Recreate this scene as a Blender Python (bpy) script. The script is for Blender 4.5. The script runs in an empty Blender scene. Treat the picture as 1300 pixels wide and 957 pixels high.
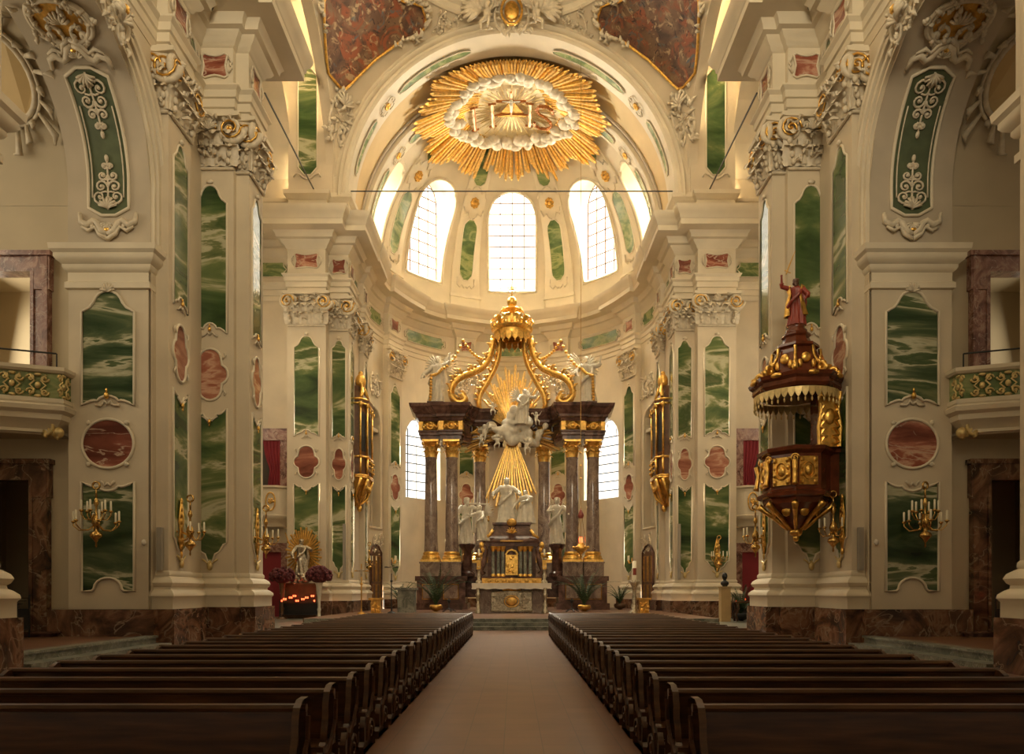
import bpy, bmesh, math, random
from mathutils import Vector, Matrix, noise
PI=math.pi; sin=math.sin; cos=math.cos
R=lambda d: d*PI/180
V=Vector
C=bpy.context.scene.collection
random.seed(7)

# ------------------------------------------------------------------ materials
def nodes(name):
    m=bpy.data.materials.new(name); m.use_nodes=True
    nt=m.node_tree; b=nt.nodes['Principled BSDF']
    return m,nt,b
def N(nt,t,**k):
    n=nt.nodes.new(t)
    for a,v in k.items():
        if a in n.inputs: n.inputs[a].default_value=v
        else: setattr(n,a,v)
    return n
def ramp(nt,fac,stops,interp='LINEAR'):
    r=nt.nodes.new('ShaderNodeValToRGB'); r.color_ramp.interpolation=interp
    e=r.color_ramp.elements
    while len(e)<len(stops): e.new(0.5)
    for el,(p,c) in zip(e,stops): el.position=p; el.color=(*c,1)
    nt.links.new(fac,r.inputs[0]); return r
def bump(nt,b,h,strength=.3,dist=.02):
    n=nt.nodes.new('ShaderNodeBump'); n.inputs['Strength'].default_value=strength; n.inputs['Distance'].default_value=dist
    nt.links.new(h,n.inputs['Height']); nt.links.new(n.outputs[0],b.inputs['Normal'])
def pos(nt,scale=(1,1,1),rot=(0,0,0)):
    g=nt.nodes.new('ShaderNodeNewGeometry'); mp=nt.nodes.new('ShaderNodeMapping')
    mp.inputs['Scale'].default_value=scale; mp.inputs['Rotation'].default_value=rot
    nt.links.new(g.outputs['Position'],mp.inputs['Vector']); return mp.outputs[0]
def plain(name,col,rough=.6,metal=0,var=.08,nscale=1.5,bmp=0,bscale=20):
    m,nt,b=nodes(name); b.inputs['Roughness'].default_value=rough; b.inputs['Metallic'].default_value=metal
    p=pos(nt); n=N(nt,'ShaderNodeTexNoise',Scale=nscale,Detail=4.0); nt.links.new(p,n.inputs['Vector'])
    lo=tuple(max(0,c*(1-var)) for c in col); hi=tuple(min(1,c*(1+var)) for c in col)
    r=ramp(nt,n.outputs[0],[(.3,lo),(.7,hi)]); nt.links.new(r.outputs[0],b.inputs['Base Color'])
    if bmp:
        n2=N(nt,'ShaderNodeTexNoise',Scale=bscale,Detail=3.0); nt.links.new(p,n2.inputs['Vector']); bump(nt,b,n2.outputs[0],bmp)
    return m
def marble(name,stops,scale=(.35,.35,1),rot=(0,0,0),nscale=1.0,dist=1.0,rough=.12,vein=None,detail=7.0,fine=.12):
    m,nt,b=nodes(name); b.inputs['Roughness'].default_value=rough
    p=pos(nt,scale,rot)
    w=N(nt,'ShaderNodeTexNoise',Scale=nscale,Detail=detail,Distortion=dist); w.inputs['Roughness'].default_value=.55; nt.links.new(p,w.inputs['Vector'])
    n=N(nt,'ShaderNodeTexNoise',Scale=nscale*9,Detail=6.0); nt.links.new(p,n.inputs['Vector'])
    mx=nt.nodes.new('ShaderNodeMath'); mx.operation='MULTIPLY_ADD'; nt.links.new(n.outputs[0],mx.inputs[0]); mx.inputs[1].default_value=fine
    ad=nt.nodes.new('ShaderNodeMath'); ad.operation='MULTIPLY_ADD'; nt.links.new(w.outputs['Fac'],ad.inputs[0]); ad.inputs[1].default_value=1.9; ad.inputs[2].default_value=-.45-fine/2
    nt.links.new(ad.outputs[0],mx.inputs[2])
    r=ramp(nt,mx.outputs[0],stops); out=r.outputs[0]
    if vein:
        n3=N(nt,'ShaderNodeTexNoise',Scale=nscale*1.3,Detail=7.0,Distortion=1.2); nt.links.new(p,n3.inputs['Vector'])
        vr=ramp(nt,n3.outputs[0],[(.485,(0,0,0)),(.5,(1,1,1)),(.515,(0,0,0))])
        mi=nt.nodes.new('ShaderNodeMix'); mi.data_type='RGBA'; nt.links.new(vr.outputs[0],mi.inputs[0]); nt.links.new(out,mi.inputs[6]); mi.inputs[7].default_value=(*vein,1); out=mi.outputs[2]
    nt.links.new(out,b.inputs['Base Color']); return m
M={}
M['cream']=plain('cream_plaster',(.55,.465,.33),.62,bmp=.12,bscale=9,nscale=.8)
M['cream_light']=plain('pale_plaster',(.62,.54,.395),.6,nscale=.8)
M['ochre']=plain('ochre_plaster',(.55,.40,.19),.65,nscale=.7)
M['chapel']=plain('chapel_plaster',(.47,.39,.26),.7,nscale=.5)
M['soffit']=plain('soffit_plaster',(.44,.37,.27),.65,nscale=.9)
M['stucco']=plain('white_stucco',(.58,.50,.365),.5,bmp=.35,bscale=14,var=.15,nscale=6)
M['statue']=plain('white_marble_statue',(.58,.53,.42),.42,bmp=.2,bscale=10,var=.12,nscale=5)
M['gold']=plain('gilding',(.78,.47,.12),.34,metal=1,bmp=.3,bscale=18,var=.3,nscale=7)
M['gold_dull']=plain('dull_gilding',(.62,.36,.09),.42,metal=.85,bmp=.4,bscale=14,var=.35,nscale=5)
M['gilt_cream']=plain('gilt_cream_relief',(.62,.47,.20),.4,metal=.45,var=.2,nscale=9)
M['ray']=plain('gilded_ray',(.72,.46,.15),.38,metal=.75,var=.3,nscale=6)
G=[(.12,(.010,.022,.010)),(.28,(.024,.050,.020)),(.42,(.056,.086,.040)),(.51,(.12,.145,.07)),(.55,(.34,.33,.21)),(.60,(.46,.44,.30)),(.625,(.09,.12,.05)),(.70,(.048,.082,.032)),(.80,(.14,.16,.075)),(.92,(.03,.06,.02))]
M['green']=marble('green_banded_marble',G,(.22,.22,1.15),(.06,.04,0),.75,.9,.14)
G2=[(.12,(.014,.032,.012)),(.30,(.035,.07,.022)),(.44,(.07,.115,.038)),(.54,(.13,.165,.06)),(.585,(.26,.27,.13)),(.62,(.44,.42,.27)),(.655,(.40,.38,.24)),(.68,(.15,.17,.07)),(.76,(.055,.09,.03)),(.88,(.11,.12,.05))]
M['green_diag']=marble('green_diagonal_marble',G2,(.30,.30,.85),(.3,.5,0),.75,.7,.10,fine=.07)
M['green_pale']=marble('pale_green_marble',[(.2,(.07,.12,.04)),(.45,(.14,.20,.07)),(.6,(.30,.33,.14)),(.75,(.2,.26,.1)),(.9,(.09,.14,.05))],(.5,.5,1.0),(.5,.6,0),1.4,1.0,.2)
M['green_flat']=plain('flat_green_field',(.075,.095,.045),.45,var=.18,nscale=3)
RM=[(.15,(.09,.022,.015)),(.38,(.20,.058,.036)),(.52,(.34,.13,.085)),(.6,(.52,.30,.20)),(.66,(.28,.085,.05)),(.9,(.13,.03,.02))]
M['red']=marble('red_marble',RM,(.35,.35,1.1),(.08,.12,0),1.0,.8,.14,vein=(.5,.36,.26))
M['red_pale']=marble('pink_marble',[(.15,(.12,.03,.018)),(.38,(.24,.075,.045)),(.52,(.38,.16,.10)),(.6,(.55,.33,.22)),(.66,(.32,.11,.065)),(.9,(.16,.04,.025))],(.35,.35,1.1),(.3,.35,0),.9,.7,.14)
BM=[(.2,(.035,.017,.010)),(.42,(.10,.048,.027)),(.58,(.17,.08,.045)),(.68,(.23,.13,.075)),(.8,(.08,.036,.02))]
M['brown']=marble('brown_marble_base',BM,(1,1,1),(.6,.4,0),.8,2.2,.22,vein=(.28,.2,.13))
M['redframe']=marble('red_marble_frame',[(.2,(.10,.04,.03)),(.5,(.24,.115,.085)),(.7,(.36,.21,.155)),(.9,(.16,.07,.05))],(1,1,.8),(.5,.3,0),1.8,1.6,.25,vein=(.42,.30,.24))
M['column']=marble('column_marble',[(.15,(.12,.08,.065)),(.45,(.21,.15,.12)),(.7,(.30,.23,.18)),(.9,(.15,.09,.07))],(1.2,1.2,.7),(.3,.2,0),1.6,1.2,.16,vein=(.38,.30,.24))
M['dkmarble']=marble('dark_red_marble',[(.15,(.035,.018,.013)),(.5,(.095,.045,.033)),(.75,(.17,.09,.065)),(.9,(.06,.032,.024))],(1,1,1),(.4,.3,0),1.3,1.2,.2)
M['greymarble']=marble('grey_green_marble',[(.2,(.08,.085,.065)),(.5,(.16,.165,.13)),(.75,(.26,.26,.21)),(.9,(.14,.14,.11))],(1,1,1),(.3,.2,0),2,1,.3,vein=(.33,.33,.28))
M['pulpit']=plain('red_brown_pulpit_wood',(.12,.03,.012),.16,var=.3,nscale=4)
M['wood']=plain('brown_wood',(.12,.055,.022),.35,var=.35,nscale=3)
M['black']=plain('black_iron',(.012,.011,.01),.45)
M['brass']=plain('brass',(.6,.38,.12),.25,metal=1,var=.15)
M['candle']=plain('wax',(.75,.68,.5),.5)
M['silver']=plain('silver_gilt',(.42,.36,.26),.3,metal=.8,bmp=.6,bscale=16,var=.4,nscale=12)
M['cloth']=plain('white_linen_lit_niche',(.62,.56,.46),.8)
M['curtain']=plain('crimson_curtain',(.22,.012,.02),.7)
M['leafm']=plain('palm_green',(.035,.07,.02),.5,var=.4,nscale=6)
M['flower']=plain('dark_red_flowers',(.09,.012,.014),.8,var=.5,nscale=10)
M['skin']=plain('painted_skin',(.10,.045,.025),.5)
M['redrobe']=plain('painted_red_robe',(.24,.035,.02),.4,var=.25,nscale=3)
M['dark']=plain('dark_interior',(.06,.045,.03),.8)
M['speaker']=plain('grey_loudspeaker',(.28,.25,.2),.5)
M['paper']=plain('letter_gold_brown',(.36,.13,.03),.4,metal=.4,var=.3,nscale=8)
# pew wood with long grain
def wood_grain():
    m,nt,b=nodes('dark_pew_wood'); p=pos(nt,(.6,6,6))
    n=N(nt,'ShaderNodeTexNoise',Scale=3.0,Detail=6.0); nt.links.new(p,n.inputs['Vector'])
    r=ramp(nt,n.outputs[0],[(.3,(.034,.014,.007)),(.55,(.075,.032,.014)),(.75,(.12,.053,.022))]); nt.links.new(r.outputs[0],b.inputs['Base Color'])
    b.inputs['Roughness'].default_value=.3; bump(nt,b,n.outputs[0],.08); return m
M['pew']=wood_grain()
def floor_mat():
    m,nt,b=nodes('red_floor_tiles'); p=pos(nt)
    br=N(nt,'ShaderNodeTexBrick',Scale=1.0); br.offset=0; br.inputs['Brick Width'].default_value=.4; br.inputs['Row Height'].default_value=.4; br.inputs['Mortar Size'].default_value=.006
    br.inputs['Color1'].default_value=(.17,.082,.042,1); br.inputs['Color2'].default_value=(.145,.066,.034,1); br.inputs['Mortar'].default_value=(.09,.05,.03,1)
    nt.links.new(p,br.inputs['Vector'])
    n=N(nt,'ShaderNodeTexNoise',Scale=2.0,Detail=6.0); nt.links.new(p,n.inputs['Vector'])
    mi=nt.nodes.new('ShaderNodeMix'); mi.data_type='RGBA'; mi.blend_type='MULTIPLY'; mi.inputs[0].default_value=.5
    r=ramp(nt,n.outputs[0],[(.3,(.7,.7,.7)),(.7,(1.2,1.15,1.1))]); nt.links.new(br.outputs[0],mi.inputs[6]); nt.links.new(r.outputs[0],mi.inputs[7])
    nt.links.new(mi.outputs[2],b.inputs['Base Color']); b.inputs['Roughness'].default_value=.38; return m
M['floor']=floor_mat()
def fresco(name,seed,dark=1.0):
    m,nt,b=nodes(name); p=pos(nt,(1,1,1),(seed,seed*.7,0)); b.inputs['Roughness'].default_value=.8
    def tex(sc,det,dis,lo,hi,off):
        mp=nt.nodes.new('ShaderNodeMapping'); mp.inputs['Location'].default_value=(off,off*2,0); nt.links.new(p,mp.inputs['Vector'])
        n=N(nt,'ShaderNodeTexNoise',Scale=sc,Detail=det,Distortion=dis); nt.links.new(mp.outputs[0],n.inputs['Vector'])
        return ramp(nt,n.outputs[0],[(lo,(0,0,0)),(hi,(1,1,1))]).outputs[0]
    n=N(nt,'ShaderNodeTexNoise',Scale=.8,Detail=8.0,Distortion=1.0); nt.links.new(p,n.inputs['Vector'])
    out=ramp(nt,n.outputs[0],[(.3,(.045*dark,.025*dark,.016*dark)),(.5,(.14*dark,.07*dark,.038*dark)),(.7,(.24*dark,.16*dark,.09*dark))]).outputs[0]
    for (sc,det,dis,lo,hi,off,col) in ((.9,5,1.6,.5,.62,3,(.26,.075,.03)),(1.3,6,2.0,.56,.66,9,(.42,.29,.16)),(1.1,5,1.2,.60,.68,17,(.10,.11,.11)),(2.4,6,2.5,.58,.70,23,(.04,.02,.015))):
        mi=nt.nodes.new('ShaderNodeMix'); mi.data_type='RGBA'; nt.links.new(tex(sc,det,dis,lo,hi,off),mi.inputs[0]); nt.links.new(out,mi.inputs[6]); mi.inputs[7].default_value=tuple(c*dark for c in col)+(1,); out=mi.outputs[2]
    nt.links.new(out,b.inputs['Base Color']); return m
M['fresco_a']=fresco('fresco_paint_warm',1.3); M['fresco_b']=fresco('fresco_paint_dark',4.1,.7)
def emis(name,col,st):
    m,nt,b=nodes(name); b.inputs['Base Color'].default_value=(*col,1); b.inputs['Emission Color'].default_value=(*col,1); b.inputs['Emission Strength'].default_value=st; b.inputs['Roughness'].default_value=.3
    return m
def glass(name,col,st,tr):
    m=bpy.data.materials.new(name); m.use_nodes=True; nt=m.node_tree; nt.nodes.remove(nt.nodes['Principled BSDF']); o=nt.nodes['Material Output']
    e=N(nt,'ShaderNodeEmission',Strength=st); e.inputs[0].default_value=(*col,1); t=N(nt,'ShaderNodeBsdfTransparent'); x=nt.nodes.new('ShaderNodeMixShader'); x.inputs[0].default_value=tr
    nt.links.new(e.outputs[0],x.inputs[1]); nt.links.new(t.outputs[0],x.inputs[2]); nt.links.new(x.outputs[0],o.inputs[0]); return m
M['pane']=glass('daylit_window_glass',(1,.93,.76),3.8,.5)
M['pane_low']=glass('daylit_lower_glass',(1,.93,.80),2.2,.5)
M['redlight']=emis('red_votive_flame',(1,.10,.03),3.0)

# ------------------------------------------------------------------ mesh builder
class MB:
    def __init__(s): s.v=[]; s.f=[]
    def add(s,vs,fs):
        o=len(s.v); s.v+= [tuple(p) for p in vs]; s.f+=[tuple(i+o for i in f) for f in fs]
    def box(s,x0,x1,y0,y1,z0,z1):
        vs=[(x,y,z) for z in (z0,z1) for y in (y0,y1) for x in (x0,x1)]
        s.add(vs,[(0,1,3,2),(4,6,7,5),(0,4,5,1),(2,3,7,6),(0,2,6,4),(1,5,7,3)])
    def fbox(s,f,a0,a1,b0,b1,c0,c1):
        vs=[f(a,b,c) for c in (c0,c1) for b in (b0,b1) for a in (a0,a1)]
        s.add(vs,[(0,1,3,2),(4,6,7,5),(0,4,5,1),(2,3,7,6),(0,2,6,4),(1,5,7,3)])
    def grid(s,rows,closed=False):
        n=len(rows[0]); o=len(s.v)
        for r in rows: s.v+=[tuple(p) for p in r]
        for i in range(len(rows)-1):
            for j in range(n if closed else n-1):
                k=(j+1)%n; s.f.append((o+i*n+j,o+i*n+k,o+(i+1)*n+k,o+(i+1)*n+j))
    def tube(s,path,r,seg=6,closed=False,flat=1.0):
        path=[V(p) for p in path]; n=len(path); rows=[]
        rr=r if isinstance(r,(list,tuple)) else [r]*n
        up=None
        for i,p in enumerate(path):
            a=path[(i-1)%n] if (closed or i>0) else p; b=path[(i+1)%n] if (closed or i<n-1) else p
            t=(b-a); t=t.normalized() if t.length>1e-9 else V((0,0,1))
            if up is None: up=V((0,0,1)) if abs(t.z)<.9 else V((0,1,0))
            u=up-t*up.dot(t)
            if u.length<1e-6: u=V((1,0,0))-t*t.x
            u.normalize(); up=u; w=t.cross(u)
            rows.append([p+(u*cos(2*PI*k/seg)+w*sin(2*PI*k/seg)*flat)*rr[i] for k in range(seg)])
        if closed: rows.append(rows[0])
        o=len(s.v); s.grid(rows,True)
        if not closed: s.f.append(tuple(o+k for k in range(seg))); s.f.append(tuple(o+(n-1)*seg+k for k in range(seg)))
    def lathe(s,prof,c=(0,0,0),seg=16,a0=0,a1=2*PI,fold=0,nf=0,sx=1,sy=1):
        full=abs(a1-a0-2*PI)<1e-6; rows=[]
        for (r,z) in prof:
            row=[]
            for k in range(seg if full else seg+1):
                a=a0+(a1-a0)*k/seg; q=r*(1+fold*sin(nf*a))
                row.append((c[0]+q*cos(a)*sx,c[1]+q*sin(a)*sy,c[2]+z))
            rows.append(row)
        s.grid(rows,full)
    def blob(s,c,r,seg=8,rings=6,rot=None):
        r=r if isinstance(r,(list,tuple)) else (r,r,r); rows=[]
        for i in range(rings+1):
            t=PI*i/rings; row=[]
            for k in range(seg):
                a=2*PI*k/seg; p=V((r[0]*sin(t)*cos(a),r[1]*sin(t)*sin(a),r[2]*cos(t)))
                if rot: p=rot@p
                row.append(V(c)+p)
            rows.append(row)
        s.grid(rows,True)
    def fblob(s,f,a,b,c,r,seg=8,rings=5):
        rows=[]
        for i in range(rings+1):
            t=PI*i/rings
            rows.append([f(a+r[0]*sin(t)*cos(2*PI*k/seg),b+r[1]*cos(t),c+r[2]*sin(t)*sin(2*PI*k/seg)) for k in range(seg)])
        s.grid(rows,True)
    def ftube(s,f,pts,r,seg=5,closed=False,c=0.03,sub=1):
        q=[]
        n=len(pts)
        for i in range(n if closed else n-1):
            p0=pts[i]; p1=pts[(i+1)%n]
            for k in range(sub): q.append((p0[0]+(p1[0]-p0[0])*k/sub,p0[1]+(p1[1]-p0[1])*k/sub))
        if not closed: q.append(pts[-1])
        s.tube([f(a,b,c) for a,b in q],r,seg,closed)
    def build(s,name,mat,parent=None,smooth=False,angle=None):
        me=bpy.data.meshes.new(name); me.from_pydata(s.v,[],s.f); me.update()
        bm=bmesh.new(); bm.from_mesh(me); bmesh.ops.remove_doubles(bm,verts=bm.verts,dist=1e-5); bmesh.ops.recalc_face_normals(bm,faces=bm.faces)
        if smooth:
            for f in bm.faces: f.smooth=True
            if angle:
                for e in bm.edges:
                    if len(e.link_faces)==2 and e.calc_face_angle(0)>R(angle): e.smooth=False
        bm.to_mesh(me); bm.free()
        o=bpy.data.objects.new(name,me); C.objects.link(o)
        me.materials.append(M[mat] if isinstance(mat,str) else mat)
        if parent is not None: attach(o,parent)
        return o
def attach(o,parent):
    # parts are built in world coordinates under an Empty that sits at the thing's base
    o.parent=parent; o.matrix_parent_inverse=inv(parent)
def inv(p):
    m=Matrix.Translation(p.location) if p.type=='EMPTY' else p.matrix_basis.copy()
    q=p
    m=world(p); return m.inverted()
def world(p):
    if p.parent is None: return Matrix.LocRotScale(p.location,p.rotation_euler,p.scale)
    return world(p.parent)@p.matrix_parent_inverse@Matrix.LocRotScale(p.location,p.rotation_euler,p.scale)
def tag(o,label,cat,group=None,kind=None):
    if label: o['label']=label
    if cat: o['category']=cat
    if group: o['group']=group
    if kind: o['kind']=kind
    return o
def thing(name,label,cat,loc=(0,0,0),group=None):
    o=bpy.data.objects.new(name,None); C.objects.link(o); o.location=loc; o.empty_display_size=.2
    return tag(o,label,cat,group)
def struct(o): o['kind']='structure'; return o
KIDS={}
def tree_copy(o,parent=None):
    c=o.copy(); C.objects.link(c)
    if parent is not None: c.parent=parent
    for ch in list(o.children): tree_copy(ch,c)
    return c
def frame(o,r,n,up=(0,0,1)):
    o=V(o); r=V(r).normalized(); n=V(n).normalized(); up=V(up)
    return lambda a,b,c=0: o+r*a+up*b+n*c
# mitred sweep of a (out,z) profile along a plan polyline; 'out' is to the left of the direction * side
def offset_path(path,d,side,closed=False):
    n=len(path); res=[]
    for i in range(n):
        p=V((path[i][0],path[i][1]))
        def nrm(a,b):
            t=(V(b)-V(a)); t=V((t[0],t[1])).normalized(); return V((-t[1],t[0]))*side
        if i==0 and not closed: m=nrm(path[0],path[1]); k=1
        elif i==n-1 and not closed: m=nrm(path[-2],path[-1]); k=1
        else:
            a=nrm(path[i-1],path[i]); b=nrm(path[i],path[(i+1)%n]); m=(a+b)
            if m.length<1e-6: m=a; k=1
            else: m.normalize(); k=1/max(.35,m.dot(a))
        res.append(p+m*(d*k))
    return res
def sweep(mb,prof,path,side,closed=False):
    rows=[]
    for (o,z) in prof:
        q=offset_path(path,o,side,closed)
        row=[(p[0],p[1],z) for p in q]
        if closed: row.append(row[0])
        rows.append(row)
    mb.grid(rows)
def mir(path,s): return [(s*u,d) for u,d in path]
# ------------------------------------------------------------------ ornament
def spiral(r0,turns,n=26,ccw=1,tight=.12):
    pts=[]
    for i in range(n):
        t=i/(n-1); a=t*turns*2*PI; r=r0*(1-t)**.8*(1-tight)+r0*tight*(1-t)
        pts.append((r*cos(a),ccw*r*sin(a)))
    return pts
def leaf(mb,f,a,b,w,h,curl=.3,c=0.02,lean=0.0):
    """acanthus leaf standing at (a,b), curling outwards at its tip"""
    rows=[]; n=9
    for i in range(n+1):
        t=i/n; wd=w*.5*(.8+.35*sin(PI*t))*(1 if t<.8 else max(.15,1-(t-.8)*4))*(1+.22*(i%2))
        if t<.6: z=h*t/.6*.9; o=c+.16*h*(t/.6)**2
        else:
            q=(t-.6)/.4; z=h*(.9+.12*sin(q*PI*.8)-.22*q*q); o=c+.16*h+curl*h*q
        row=[]
        for j in range(5):
            s=j/2-1; row.append(f(a+lean*t*h+wd*s,b+z,o+.16*w*(1-s*s)-.07*w*(1 if j%2 else 0)))
        rows.append(row)
    mb.grid(rows)
def volute(mb,f,a,b,r,ccw=1,c=.1,th=.09,turns=2.0):
    pts=spiral(r,turns,26,ccw)
    rad=[r*.24*(1-.55*i/25) for i in range(26)]
    mb.tube([f(a+x,b+y,c+.1*r*(i/25)) for i,(x,y) in enumerate(pts)],rad,6)
    mb.fblob(f,a,b,c,(r*.2,r*.2,r*.25))
def cscroll(mb,f,a,b,w,h,r,c=.03,flip=1,seg=5):
    """C-scroll with a curl at either end"""
    pts=[]
    for i in range(17):
        t=i/16; an=R(-110+220*t); pts.append((flip*w*(cos(an)-.2),h*.5*sin(an)))
    for e in (0,-1):
        pass
    q=[]
    s1=[(flip*w*(cos(R(-110))-.2)+flip*.18*w*(1-cos(x))*1.0,h*.5*sin(R(-110))+.16*h*sin(x)) for x in [PI*1.5*(1-k/6) for k in range(7)]]
    q=s1+pts+[(x,-y) for x,y in reversed(s1)]
    mb.tube([f(a+x,b+y,c) for x,y in q],r,seg)
def shell(mb,f,a,b,r,n=7,c=.03,a0=20,a1=160,tube=.0):
    for i in range(n):
        an=R(a0+(a1-a0)*i/(n-1)); rr=r*(.85+.15*sin(PI*i/(n-1)))
        mb.tube([f(a,b,c+.02),f(a+.6*rr*cos(an),b+.6*rr*sin(an),c+r*.22),f(a+rr*cos(an),b+rr*sin(an),c+r*.1)],[r*.05,r*.13,r*.10],6)
def rocaille(mb,f,w,h,seed=0,c=.03,dens=10,a=0,b=0):
    """symmetric stucco rocaille: shell, scrolls and sprays"""
    rnd=random.Random(seed); r=.035*max(w,h)
    shell(mb,f,a,b-.05*h,.22*min(w,h)*1.2,7,c)
    for s in (-1,1):
        cscroll(mb,f,a+s*w*.28,b,w*.16,h*.7,r,c,flip=s)
        cscroll(mb,f,a+s*w*.16,b-h*.28,w*.12,h*.36,r*.8,c,flip=-s)
        for k in range(dens):
            x=rnd.uniform(.05,.48)*w; y=rnd.uniform(-.48,.46)*h; L=rnd.uniform(.08,.2)*h; an=math.atan2(y,x)+rnd.uniform(-.7,.7)
            mb.tube([f(a+s*x,b+y,c),f(a+s*(x+.5*L*cos(an)),b+y+.5*L*sin(an),c+L*.35),f(a+s*(x+L*cos(an)),b+y+L*sin(an),c+.02)],[r*.5,r*1.1,r*.2],5)
def scrollwork(mb,f,a,b,w,h,sgn=1,c=.05,r=.02):
    """branching grotesque scrollwork growing from a palmette; sgn=1 grows up"""
    shell(mb,f,a,b+sgn*.02*h,w*.32,7,c,20 if sgn>0 else 200,160 if sgn>0 else 340)
    mb.ftube(f,[(a,b),(a,b+sgn*h*.95)],r,5,c=c,sub=6)
    for k,(t,q) in enumerate([(.1,1.0),(.34,.8),(.58,.62),(.8,.36)]):
        for s in (-1,1):
            rr=w*.22*q; ox=a+s*w*.24*q; oy=b+sgn*(t*h+rr)
            pts=spiral(rr,1.5,16,1)
            mb.tube([f(ox-s*x,oy+sgn*(y if k%2 else -y),c) for x,y in pts],[r*1.25*(1-.5*i/16) for i in range(16)],5)
            mb.fblob(f,ox,oy,c+.01,(r*1.8,r*1.8,r*1.6),6,4)
            mb.ftube(f,[(a,b+sgn*t*h),(a+s*w*.1*q,b+sgn*(t*h+.02*h)),(ox,oy-sgn*rr)],r,5,c=c)
    mb.fblob(f,a,b+sgn*h,c,(r*2,r*3.5,r*2))
# outlines of panels: lists of (a,b) closed
def top_ogee(h,zt,rise):
    q=[(1,0),(.93,.02),(.86,.10),(.70,.20),(.56,.42),(.46,.68),(.34,.86),(.18,.96),(0,1)]
    return [(h*a,zt-rise+rise*b) for a,b in q]+[(-h*a,zt-rise+rise*b) for a,b in reversed(q[:-1])]
def top_cusp(h,zt,d):   # edge that follows the medallion below/above: corners high, middle low
    q=[(1,1),(.82,.72),(.62,.5),(.5,.46),(.40,.52),(.30,.22),(.14,.05),(0,0)]
    return [(h*a,zt-d+d*b) for a,b in q]+[(-h*a,zt-d+d*b) for a,b in reversed(q[:-1])]
def bot_flip(pts,z0):   # mirror a top edge about z0 and reverse its direction
    return [(a,2*z0-b) for a,b in reversed(pts)]
def outline(h,zb,zt,top,bot):
    if top[0]=='ogee': T=top_ogee(h,zt,top[1])
    elif top[0]=='cusp': T=top_cusp(h,zt,top[1])
    else: T=[(h,zt),(-h,zt)]
    if bot[0]=='cusp': B=bot_flip(top_cusp(h,zb,bot[1]),zb)
    elif bot[0]=='point': B=[(-h,zb+bot[1]),(-h*.8,zb+bot[1]*.93),(-h*.55,zb+bot[1]*.6),(-h*.3,zb+bot[1]*.5),(-h*.12,zb+bot[1]*.1),(0,zb),(h*.12,zb+bot[1]*.1),(h*.3,zb+bot[1]*.5),(h*.55,zb+bot[1]*.6),(h*.8,zb+bot[1]*.93),(h,zb+bot[1])]
    elif bot[0]=='bump':
        r=bot[1]; B=[(-h,zb),(-r*1.15,zb)]+[(-r*cos(R(k)),zb+r*.8*sin(R(k))+.06) for k in range(0,181,20)]+[(r*1.15,zb),(h,zb)]
    else: B=[(-h,zb),(h,zb)]
    return T+B
def quatrefoil(w,h,cz):
    pts=[]; a=w/2; b=h/2
    for (cx,cy,rx,ry,a0) in ((1,0,.42,.36,-78),(0,1,.62,.42,12),(-1,0,.42,.36,102),(0,-1,.62,.42,192)):
        for k in range(9):
            an=R(a0+156*k/8); pts.append((a*(cx*.58+rx*cos(an)),cz+b*(cy*.58+ry*sin(an))))
    return pts
def ellipse(w,h,cz,n=36): return [(w/2*cos(2*PI*k/n),cz+h/2*sin(2*PI*k/n)) for k in range(n)]
def plate(mb,f,pts,c0,c1):
    n=len(pts); o=len(mb.v)
    mb.v+=[tuple(f(a,b,c1)) for a,b in pts]+[tuple(f(a,b,c0)) for a,b in pts]
    mb.f.append(tuple(o+i for i in range(n)))
    for i in range(n): j=(i+1)%n; mb.f.append((o+i,o+j,o+n+j,o+n+i))
def panel(parent,f,pts,mat,name='panel',fw=.035,fmat='cream_light',fname='panel_frame',out=.025,shadow=True):
    mb=MB(); plate(mb,f,pts,-.01,out*.6); p=mb.build(name,mat,parent)
    mb=MB(); mb.ftube(f,pts,fw,6,True,c=out); mb.build(fname,fmat,p,True)
    return p
def strip(mb,f,b0,b1,wf,n=14,c=.03,pts_only=False):
    rows=[]
    for i in range(n+1):
        b=b0+(b1-b0)*i/n; w=wf(i/n); rows.append([f(w*(j/2-1),b,c) for j in range(5)])
    if not pts_only: mb.grid(rows)
    return [r[0] for r in rows]+[r[-1] for r in reversed(rows)]
def strip_panel(parent,f,b0,b1,w,mat,n=14,name='panel',fw=.04,fmat='cream_light',taper=.0,tip=.12):
    wf=lambda t: w*(1+taper*(t-.5))*(min(1,.35+.65*min(t,1-t)/tip) if tip>0 else 1)
    mb=MB(); edge=strip(mb,f,b0,b1,wf,n,.03); p=mb.build(name,mat,parent,True)
    mb=MB(); mb.tube(edge,fw,6,True); mb.build('panel_frame',fmat,p,True)
    return p
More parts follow.
